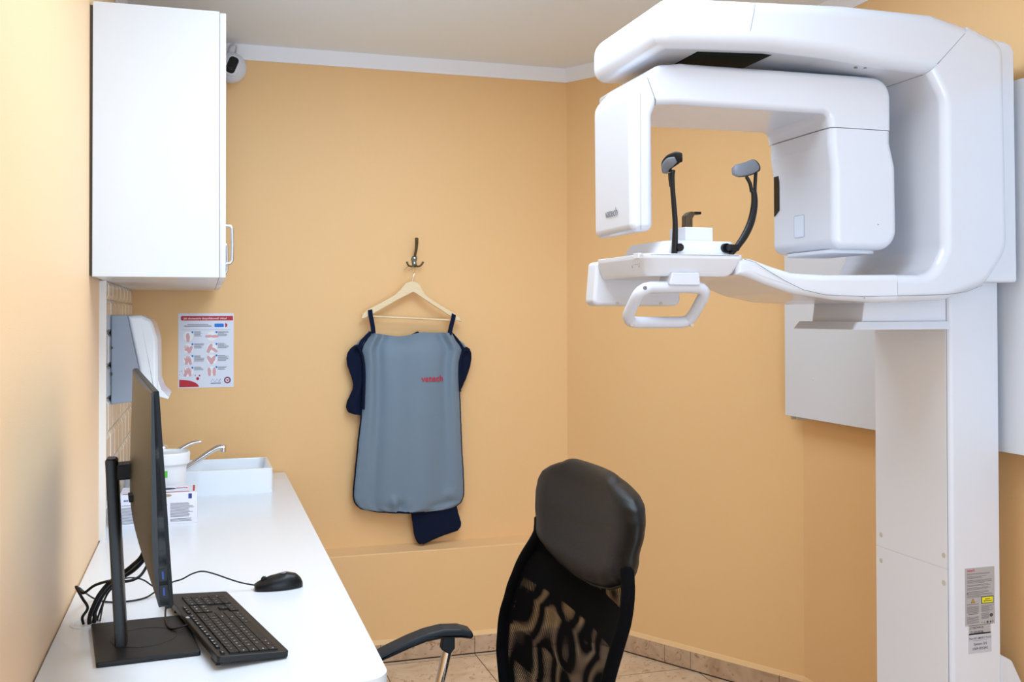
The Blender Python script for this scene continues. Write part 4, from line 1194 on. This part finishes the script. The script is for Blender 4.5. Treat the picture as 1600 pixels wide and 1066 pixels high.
mslab('chin_arm', M_dev, X, arm_p, FY0, FY1, 0.016, 0.016, place=taper, cuts=(0, 8), seg=6, steps=6)
def line(pts, r=0.0009, m_=M_seam, par=X, n=6):
    bm = bmesh.new(); tube(bm, [tuple(p_) for p_ in pts], r, n); return finish(bm, 'seam', m_, par)
# seam lines that show on the white covers
line([(mit_o[0], FY0 + 0.03, mit_o[1]), (mit_o[0] - 0.022, FY0 + 0.0005, mit_o[1] - 0.024), (mit_i[0] + 0.022, FY0 + 0.0005, mit_i[1] + 0.024), (mit_i[0], FY0 + 0.032, mit_i[1] + 0.0), (mit_i[0], FY1 - 0.06, mit_i[1] + 0.0)])
line([at(1180, y, Y=FY0 + 0.0) for y in (4,)] + [at(1178, 20, Y=FY0 - 0.0002), at(1173, 45, Y=FY0 - 0.0002), at(1171, 52, Y=FY0 + 0.0008), at(1168, 62, Y=FY0 + 0.006)], 0.0006)
line([at(x, y, Y=FY0 + d_) for x, y, d_ in ((1163, 405, 0.0325), (1180, 410, 0.0315), (1200, 423, 0.028), (1225, 438, 0.0225), (1255, 453, 0.0145), (1290, 461, 0.0065), (1350, 463.5, 0.0005))], 0.0006)
line([at(1351, y, Y=FY0) for y in (463, 467.5)], 0.0006)
line([at(x, y, Y=FY0) for x, y in ((1352, 463.5), (1420, 462), (1480, 460.5), (1510, 456), (1535, 446))], 0.0006)
# dark slot in the underside
mslab('slot_window', M_green_glass, X, [(1.125, 2.0800, 0.003), (1.330, 2.0886, 0.003), (1.330, 2.096), (1.125, 2.086)], 2.138, 2.30, 0, 0)
for x in (1337, 1352):
    c_ = at(x, 104, Z=2.078)
    mlathe('indicator_light', M_seam, X, [(0.0045, -0.0045), (0.0045, 0.008)], c_.x, c_.y, 2.078, 14)
# rotating gantry: beam, sensor arm, tube head
GY0, GY1 = 2.17, 2.475
beam = [(1.034, 1.9565), (1.0055, 2.030), (1.040, 2.053, 0.03), (1.10, 2.062), (1.60, 2.066), (1.702, 2.064, 0.085), (1.702, 1.9285), (1.517, 1.9285), (1.513, 1.963, 0.05), (1.09, 1.961, 0.04)]
gb = mslab('gantry_beam', M_dev, X, beam, GY0, GY1, 0.016, 0.02, cuts=(0, 6), seg=8, steps=5)
sens = [(1.0345, 1.9550), (1.024, 1.93, 0.02), (1.0255, 1.654, 0.020), (0.967, 1.648, 0.020), (0.965, 1.985, 0.045), (1.0045, 2.029)]
sa = mslab('sensor_arm', M_dev, X, sens, GY0, 2.412, 0.018, 0.018, cuts=(5,), seg=8, steps=6)
line([(1.0053, GY0 + 0.012, 2.030), (1.010, GY0 - 0.0002, 2.016), (1.030, GY0 - 0.0002, 1.966), (1.034, GY0 + 0.010, 1.956)], 0.0008)
line([(0.9905, GY0 + 0.0002, z) for z in (1.655, 1.75, 1.9, 1.98)], 0.0005)
line([(1.045, GY0 + 0.004, 2.048), (1.1, GY0 + 0.0035, 2.0535), (1.6, GY0 + 0.0035, 2.0575), (1.64, GY0 + 0.004, 2.055)], 0.0004)
tube_p = [(1.517, 1.9265), (1.702, 1.9265), (1.7015, 1.896, 0.02), (1.717, 1.835, 0.05), (1.720, 1.618, 0.055), (1.527, 1.618, 0.03), (1.527, 1.82, 0.05), (1.518, 1.885, 0.03)]
thd = mslab('tube_head', M_dev, X, tube_p, GY0, 2.463, 0.020, 0.016, cuts=(0,), seg=8, steps=6)
line([(1.702, GY0 + 0.012, 1.9275), (1.69, GY0 + 0.004, 1.9275), (1.53, GY0 + 0.004, 1.9275), (1.5165, GY0 + 0.012, 1.9275), (1.5165, 2.44, 1.9275)], 0.0013)
wp = mslab('beam_window', M_window, thd, [(2.424, 1.742), (2.448, 1.727), (2.448, 1.870), (2.424, 1.862)], 1.5245, 1.530, 0.0, 0, place=YZ)
sk = [at(x, y, X=1.5265) for x, y in ((1241, 336), (1256.5, 335.5), (1256.5, 370), (1241, 373))]
sy0, sy1 = sk[1].y, sk[0].y; sz0, sz1 = sk[2].z, sk[1].z
mslab('inspection_label', mat('label_pale_grey', srgb(212, 218, 230), 0.35), thd, [(sy0, sz0, 0.004), (sy1, sz0, 0.004), (sy1, sz1, 0.004), (sy0, sz1, 0.004)], 1.5262, 1.528, 0, 0, place=YZ)
bm = bmesh.new(); tube(bm, [(1.5262, v.x, v.y) for v in round_poly([(sy0, sz0, 0.004), (sy1, sz0, 0.004), (sy1, sz1, 0.004), (sy0, sz1, 0.004)])], 0.0007, 5, closed=True)
finish(bm, 'label_outline', mat('label_outline_grey', srgb(165, 168, 182), 0.5), thd)
mlathe('screw_dot', M_seam, thd, [(0.0016, 0), (0.0012, -0.0012)], at(1372, 351, Y=GY0).x, GY0, at(1372, 351, Y=GY0).z, 10, axis='Y')
mslab('tube_base', M_dev2, thd, [(1.54, 2.20, 0.03), (1.68, 2.20, 0.03), (1.68, 2.43, 0.03), (1.54, 2.43, 0.03)], 1.610, 1.62, 0.004, 0, place=XY)
la, lb = at(946, 341, X=0.9655), at(965, 336, X=0.9655)
lettering('maker_lettering', 'vatech', M_dkgrey, sa, (0.9650, la.y, la.z), (0, -1, 0), (0, 0, 1), width=la.y - lb.y, bold=0.008, depth=0.0003)

# chin rest unit
chin = mslab('chin_rest_body', M_dev2, X, [(0.985, 2.122, 0.03), (1.236, 2.122, 0.012), (1.236, 2.43, 0.01), (0.975, 2.43, 0.03)], 1.5475, 1.594, 0.0, 0.004, place=XY)
bm = bmesh.new()
pl = lambda d0, d1, d2: round_poly([(0.985 + d0, 2.122 + d1, 0.03), (1.238 - d2, 2.122 + d1, 0.012), (1.238, 2.43, 0.01), (0.975 + d0, 2.43, 0.03)], 5)
loft(bm, [(pl(0.016, 0.022, 0.030), 1.544), (pl(0.011, 0.015, 0.020), 1.552), (pl(0.001, 0.001, 0.002), 1.584), (pl(0, 0, 0), 1.587), (pl(0, 0, 0), 1.5945), (pl(0.002, 0.002, 0.002), 1.596)], XY)
bpy.data.objects.remove(chin)
chin = finish(bm, 'chin_rest_body', M_dev2, X)
line([(0.9845, 2.40, 1.5935), (0.984, 2.15, 1.5935), (1.0, 2.1215, 1.5935), (1.225, 2.1215, 1.5935)], 0.0005)
bm = bmesh.new()
ul = lambda a_, b_, c_: round_poly([(1.028 + a_, 2.150 + b_, 0.025), (1.240 - c_, 2.150 + b_, 0.015), (1.240, 2.36, 0.02), (1.018 + a_, 2.36, 0.02)], 5)
loft(bm, [(ul(0, 0, 0), 1.594), (ul(0.020, 0.006, 0.006), 1.626), (ul(0.026, 0.010, 0.010), 1.630)], XY)
finish(bm, 'chin_rest_cover', M_dev2, X)
blk = mslab('chin_block', M_dev2, X, [(1.112, 2.178, 0.003), (1.187, 2.178, 0.003), (1.180, 2.25, 0.01), (1.100, 2.25, 0.01)], 1.625, 1.665, 0, 0.002, place=XY)
hk_y = 2.225
bm = bmesh.new()
tube(bm, catmull([(1.138, hk_y, 1.655), (1.138, hk_y, 1.685), (1.140, hk_y, 1.700), (1.150, hk_y, 1.7065), (1.172, hk_y, 1.707)], 6), 0.0085, 10, flat=0.4, upv=(0, 0, 1))
chh = mslab('chin_hook', M_smoke, X, [(1.131, 1.664), (1.150, 1.664), (1.150, 1.690, 0.006), (1.156, 1.699, 0.004), (1.172, 1.701), (1.172, 1.706), (1.143, 1.707, 0.010), (1.131, 1.696, 0.008)], hk_y - 0.012, hk_y + 0.012, 0.002, 0.002)
bm.free()
mbox('hook_tip', M_bezel, chh, 1.155, 1.173, hk_y - 0.013, hk_y + 0.013, 1.7005, 1.7068, 0.001)
# control panel hanging at the far end
mslab('control_panel', M_dev2, X, [(0.968, 1.476, 0.016), (1.220, 1.476, 0.018), (1.222, 1.592), (0.978, 1.592, 0.012)], 2.420, 2.485, 0.010, 0.012)
for x, y in ((964.5, 474), (1032.5, 474)):
    c_ = at(x, y, Y=2.42); mlathe('screw_plug', M_cap, X, [(0.0045, 0.001), (0.0045, -0.0006)], c_.x, 2.42, c_.z, 14, axis='Y')
mslab('slide_button', M_dev2, X, [(2.165, 1.586, 0.002), (2.195, 1.586, 0.002), (2.195, 1.599, 0.002), (2.165, 1.599, 0.002)], 0.9815, 0.990, 0.001, 0, place=YZ)
c_ = at(990, 414, X=0.991)
lettering('scale_mark', '[ - - - ]', M_dkgrey, X, (0.9905, c_.y, c_.z - 0.004), (0, -1, 0), (0, 0, 1), width=0.042, depth=0.0035)
# handle frame
def hpx(x, y, Y): return at(x, y, Y=Y)
ht = [(1012, 449, 2.150), (1094, 449, 2.150), (1102, 458, 2.155), (1084, 491, 2.21), (1076, 501, 2.225), (1066, 504, 2.230), (992, 504, 2.230), (984, 501, 2.225), (981, 493, 2.21), (998, 458, 2.155)]
pts = [hpx(*v) for v in ht]
dense = []
for a_, b_ in zip(pts, pts[1:] + pts[:1]):
    dense += [a_.lerp(b_, k / 4) for k in range(4)]
for _ in range(1):
    dense = [(dense[i - 1] + dense[i] * 2 + dense[(i + 1) % len(dense)]) / 4 for i in range(len(dense))]
hnd = mtube('patient_handle', M_handle, X, dense, 0.0142, 16, closed=True, upv=(0, -1, 0.3))
mslab('handle_mount', M_handle, X, [(1.043, 1.522, 0.004), (1.126, 1.522, 0.004), (1.122, 1.552), (1.052, 1.552)], 2.128, 2.19, 0.003, 0.003)
for x, y, Y_ in ((1008, 450, 2.139), (1106, 452, 2.142), (987, 507, 2.213), (1085, 508, 2.213)):
    c_ = at(x - (0 if x < 1050 else 4), y, Y=Y_)
    mlathe('screw_plug', M_cap if x != 1008 else M_seam, hnd, [(0.0048, 0.003), (0.0048, -0.0015)], c_.x, Y_, c_.z, 14, axis='Y')
# temple supports
TY = 2.140
tp = lambda x, y, d=0.0: at(x, y, Y=TY + d)
ts = mtube('temple_support', M_black, X, [tp(1053.5, 397), tp(1054.5, 380), tp(1055, 350), tp(1053, 320), tp(1051, 295), tp(1050.5, 275), tp(1052, 266)], [0.0085, 0.0085, 0.0075, 0.007, 0.0068, 0.0065, 0.006], 10, smooth=5, flat=0.85, upv=(0, 1, 0))
mtube('fork', M_black, ts, [tp(1048, 292), tp(1046.5, 280), tp(1046, 270)], 0.0035, 8)
mlathe('pivot_knob', M_black, ts, [(0.0085, -0.012), (0.0095, -0.010), (0.0095, 0.03)], tp(1060, 387).x, TY, tp(1060, 387).z, 18, axis='Y')
padc = [(1041, 268, 0.02), (1042.5, 258, 0.012), (1049, 251, 0.0), (1058, 246.5, -0.01), (1066, 246, -0.018)]
pd = mtube('temple_pad', M_black, ts, [tp(x, y, d) for x, y, d in padc], [0.010, 0.015, 0.0165, 0.0155, 0.010], 14, smooth=5, flat=0.36, upv=(0.55, 0, -0.8))
mtube('cushion', M_cushion, pd, [tp(x - 2.2, y + 3.0, d - 0.006) for x, y, d in padc[:4]], [0.006, 0.011, 0.0125, 0.007], 12, smooth=5, flat=0.3, upv=(0.55, 0, -0.8))
ts = mtube('temple_support', M_black, X, [tp(1141, 398), tp(1153, 384), tp(1165, 366), tp(1174, 345), tp(1178.5, 322), tp(1178.5, 305), tp(1176.5, 296)], [0.006, 0.0085, 0.0095, 0.0095, 0.0088, 0.0078, 0.007], 12, smooth=5, flat=0.8, upv=(1, 0, 0.2))
mtube('fork', M_black, ts, [tp(1174.5, 300), tp(1172, 287), tp(1166, 276)], 0.0045, 8, smooth=3)
mtube('fork', M_black, ts, [tp(1179.5, 300), tp(1180, 285), tp(1181, 268)], 0.0045, 8, smooth=3)
kb = tp(1146, 387.5)
mtube('pivot_knob', M_black, ts, [kb + Vector((-0.018, -0.008, 0.0)), kb + Vector((0.010, -0.002, 0))], 0.0082, 16)
mlathe('pivot_socket', M_bezel, ts, [(0.0115, 0.004), (0.0115, 0.02)], tp(1137, 387.5).x, TY, tp(1137, 387.5).z, 18, axis='Y')
pc = [(1145, 268, 0.004), (1152, 266.5, -0.004), (1162, 265, -0.007), (1172, 262, -0.004), (1181, 257.5, 0.004), (1184, 256, 0.008)]
pd = mtube('temple_pad', M_black, ts, [tp(x + 0.8, y + 0.5, d + 0.005) for x, y, d in pc], [0.009, 0.0165, 0.0175, 0.0175, 0.0165, 0.009], 14, smooth=5, flat=0.28, upv=(0, 0.25, 1))
mtube('cushion', M_cushion, pd, [tp(x - 1.2, y, d - 0.002) for x, y, d in pc], [0.008, 0.0155, 0.0165, 0.0165, 0.0155, 0.009], 14, smooth=5, flat=0.25, upv=(0, 0.25, 1))
# emergency button and tray
eb = at(1321, 474, Y=2.28)
mlathe('emergency_button', M_reddot, X, [(0.008, 0.012), (0.008, -0.003), (0.014, -0.004), (0.0145, -0.011), (0.012, -0.013)], eb.x, 2.28, eb.z, 20)
mslab('tray_bracket', M_dev2, X, [(1.612, 1.432), (1.873, 1.432), (1.873, 1.500), (1.622, 1.500)], 2.178, 2.40, 0.004, 0.004)
bm = bmesh.new()
tr = lambda d: round_poly([(1.572 + d, 2.162 + d * 0.4, 0.006), (1.8735, 2.162 + d * 0.4, 0.002), (1.8735, 2.44, 0.002), (1.572 + d, 2.44, 0.02)], 5)
loft(bm, [(tr(0.001), 1.413), (tr(0), 1.4145), (tr(0.016), 1.432), (tr(0.018), 1.4335)], XY)
finish(bm, 'tray', M_dev, X)

# stickers on the column
def sticker(name, m_, x0, y0, x1, y1):
    a_, b_ = at(x0, y0, Y=CY0), at(x1, y1, Y=CY0)
    return mbox(name, m_, X, a_.x, b_.x, CY0 - 0.0008, CY0 + 0.001, b_.z, a_.z), a_.x, b_.z, b_.x - a_.x, a_.z - b_.z
st, sx_, sz_, sw, sh = sticker('rating_label', M_sticker, 1507.5, 889, 1554, 974)
O = (sx_, CY0 - 0.0009, sz_)
lettering('label_heading', 'vatech', M_red, st, (sx_ + sw * 0.06, CY0 - 0.0009, sz_ + sh * 0.94), (1, 0, 0), (0, 0, 1), width=sw * 0.26, bold=0.012, depth=0.0003)
ls = []
for k in range(26):
    y = 0.90 - k * 0.0165
    if k in (2, 6, 11, 14, 18): continue
    ls.append((sw * 0.06, sh * y, sw * (0.06 + random.uniform(0.45, 0.88)), sh * (y + 0.006)))
for k in range(8):
    ls.append((sw * 0.05, sh * (0.33 - k * 0.0155), sw * 0.45, sh * (0.336 - k * 0.0155)))
    ls.append((sw * 0.54, sh * (0.33 - k * 0.0155), sw * random.uniform(0.8, 0.96), sh * (0.336 - k * 0.0155)))
for k in range(7):
    ls.append((sw * 0.05, sh * (0.145 - k * 0.0175), sw * 0.45, sh * (0.151 - k * 0.0175)))
    ls.append((sw * 0.54, sh * (0.195 - k * 0.0155), sw * 0.80, sh * (0.201 - k * 0.0155)))
ls += [(sw * 0.05, sh * 0.365, sw * 0.45, sh * 0.375), (sw * 0.10, sh * 0.195, sw * 0.42, sh * 0.206), (sw * 0.05, sh * 0.555, sw * 0.10, sh * 0.572)]
quads('fine_print', M_dkgrey, st, ls, O, (1, 0, 0), (0, 0, 1), 0.0002)
wt = shape('radiation_sign', M_ink, st, [[(sw * 0.18, sh * 0.392), (sw * 0.34, sh * 0.392), (sw * 0.26, sh * 0.475)]], O, (1, 0, 0), (0, 0, 1), 0.0003)
shape('sign_field', M_orange, wt, [[(sw * 0.20, sh * 0.398), (sw * 0.32, sh * 0.398), (sw * 0.26, sh * 0.462)]], O, (1, 0, 0), (0, 0, 1), 0.0005)
shape('sign_trefoil', M_ink, wt, [circ(sw * 0.26, sh * 0.418, sw * 0.010, 10), circ(sw * 0.242, sh * 0.409, sw * 0.012, 8), circ(sw * 0.278, sh * 0.409, sw * 0.012, 8), circ(sw * 0.26, sh * 0.434, sw * 0.012, 8)], O, (1, 0, 0), (0, 0, 1), 0.0007)
ys = quads('laser_sign', M_ink, st, [(sw * 0.54, sh * 0.365, sw * 0.96, sh * 0.49)], O, (1, 0, 0), (0, 0, 1), 0.0003)
quads('sign_field', M_yellow, ys, [(sw * 0.565, sh * 0.378, sw * 0.935, sh * 0.477)], O, (1, 0, 0), (0, 0, 1), 0.0005)
quads('sign_print', M_ink, ys, [(sw * 0.67, sh * 0.437, sw * 0.83, sh * 0.450), (sw * 0.61, sh * 0.405, sw * 0.89, sh * 0.418)], O, (1, 0, 0), (0, 0, 1), 0.0008)
shape('approval_marks', M_ink, st, [circ(sw * 0.88, sh * 0.155, sw * 0.06, 18, ry=sh * 0.032), circ(sw * 0.75, sh * 0.04, sw * 0.035, 14), circ(sw * 0.56, sh * 0.04, sw * 0.015, 10), [(sw * 0.62, sh * 0.036), (sw * 0.67, sh * 0.036), (sw * 0.67, sh * 0.044), (sw * 0.62, sh * 0.044)], [(sw * 0.83, sh * 0.022), (sw * 0.88, sh * 0.022), (sw * 0.88, sh * 0.055), (sw * 0.83, sh * 0.055)], [(sw * 0.92, sh * 0.022), (sw * 0.945, sh * 0.022), (sw * 0.945, sh * 0.06), (sw * 0.92, sh * 0.06)]], O, (1, 0, 0), (0, 0, 1), 0.0003)
st, sx_, sz_, sw, sh = sticker('date_label', M_sticker, 1513.5, 978, 1547.5, 989)
for k, l in enumerate(('LT 0627-HV-23', 'ZZ 1069-005386')):
    lettering('label_lettering', l, M_ink, st, (sx_ + sw * 0.06, CY0 - 0.0009, sz_ + sh * (0.6 - 0.47 * k)), (1, 0, 0), (0, 0, 1), width=sw * 0.6, height=sh * 0.26, bold=0.01, depth=0.0003)
st, sx_, sz_, sw, sh = sticker('serial_label', mat('sticker_light', srgb(190, 190, 198), 0.4), 1513, 991, 1549, 1018)
for l, y, wd in (('Pax-i3D SMART PLUS', 0.70, 0.94), ('System SN', 0.40, 0.56), ('1069-005345', 0.17, 0.66)):
    lettering('label_lettering', l, M_ink, st, (sx_ + sw * 0.5, CY0 - 0.0009, sz_ + sh * y), (1, 0, 0), (0, 0, 1), width=sw * wd, bold=0.008, depth=0.0003, align='CENTER')
quads('label_rule', M_ink, st, [(sw * 0.2, sh * 0.63, sw * 0.8, sh * 0.64)], (sx_, CY0 - 0.0009, sz_), (1, 0, 0), (0, 0, 1), 0.0003)

# ceiling lamps over the middle of the room (out of the picture, they light it)
for (lx, ly, power), lab in zip(LAMPS, ('square white ceiling lamp frame above the worktop side of the room', 'square white ceiling lamp frame nearer the back wall of the room')):
    t = thing('ceiling_lamp', lab, 'lamp', (lx, ly, ZC), 0, 'ceiling lamps')
    for x0, x1, y0, y1 in ((-0.48, -0.455, -0.48, 0.48), (0.455, 0.48, -0.48, 0.48), (-0.455, 0.455, -0.48, -0.455), (-0.455, 0.455, 0.455, 0.48)):
        mbox('frame_bar', M_trim, t, lx + x0, lx + x1, ly + y0, ly + y1, ZC - 0.026, ZC - 0.0005)
    mbox('back_plate', M_trim, t, lx - 0.455, lx + 0.455, ly - 0.455, ly + 0.455, ZC - 0.006, ZC - 0.0005)
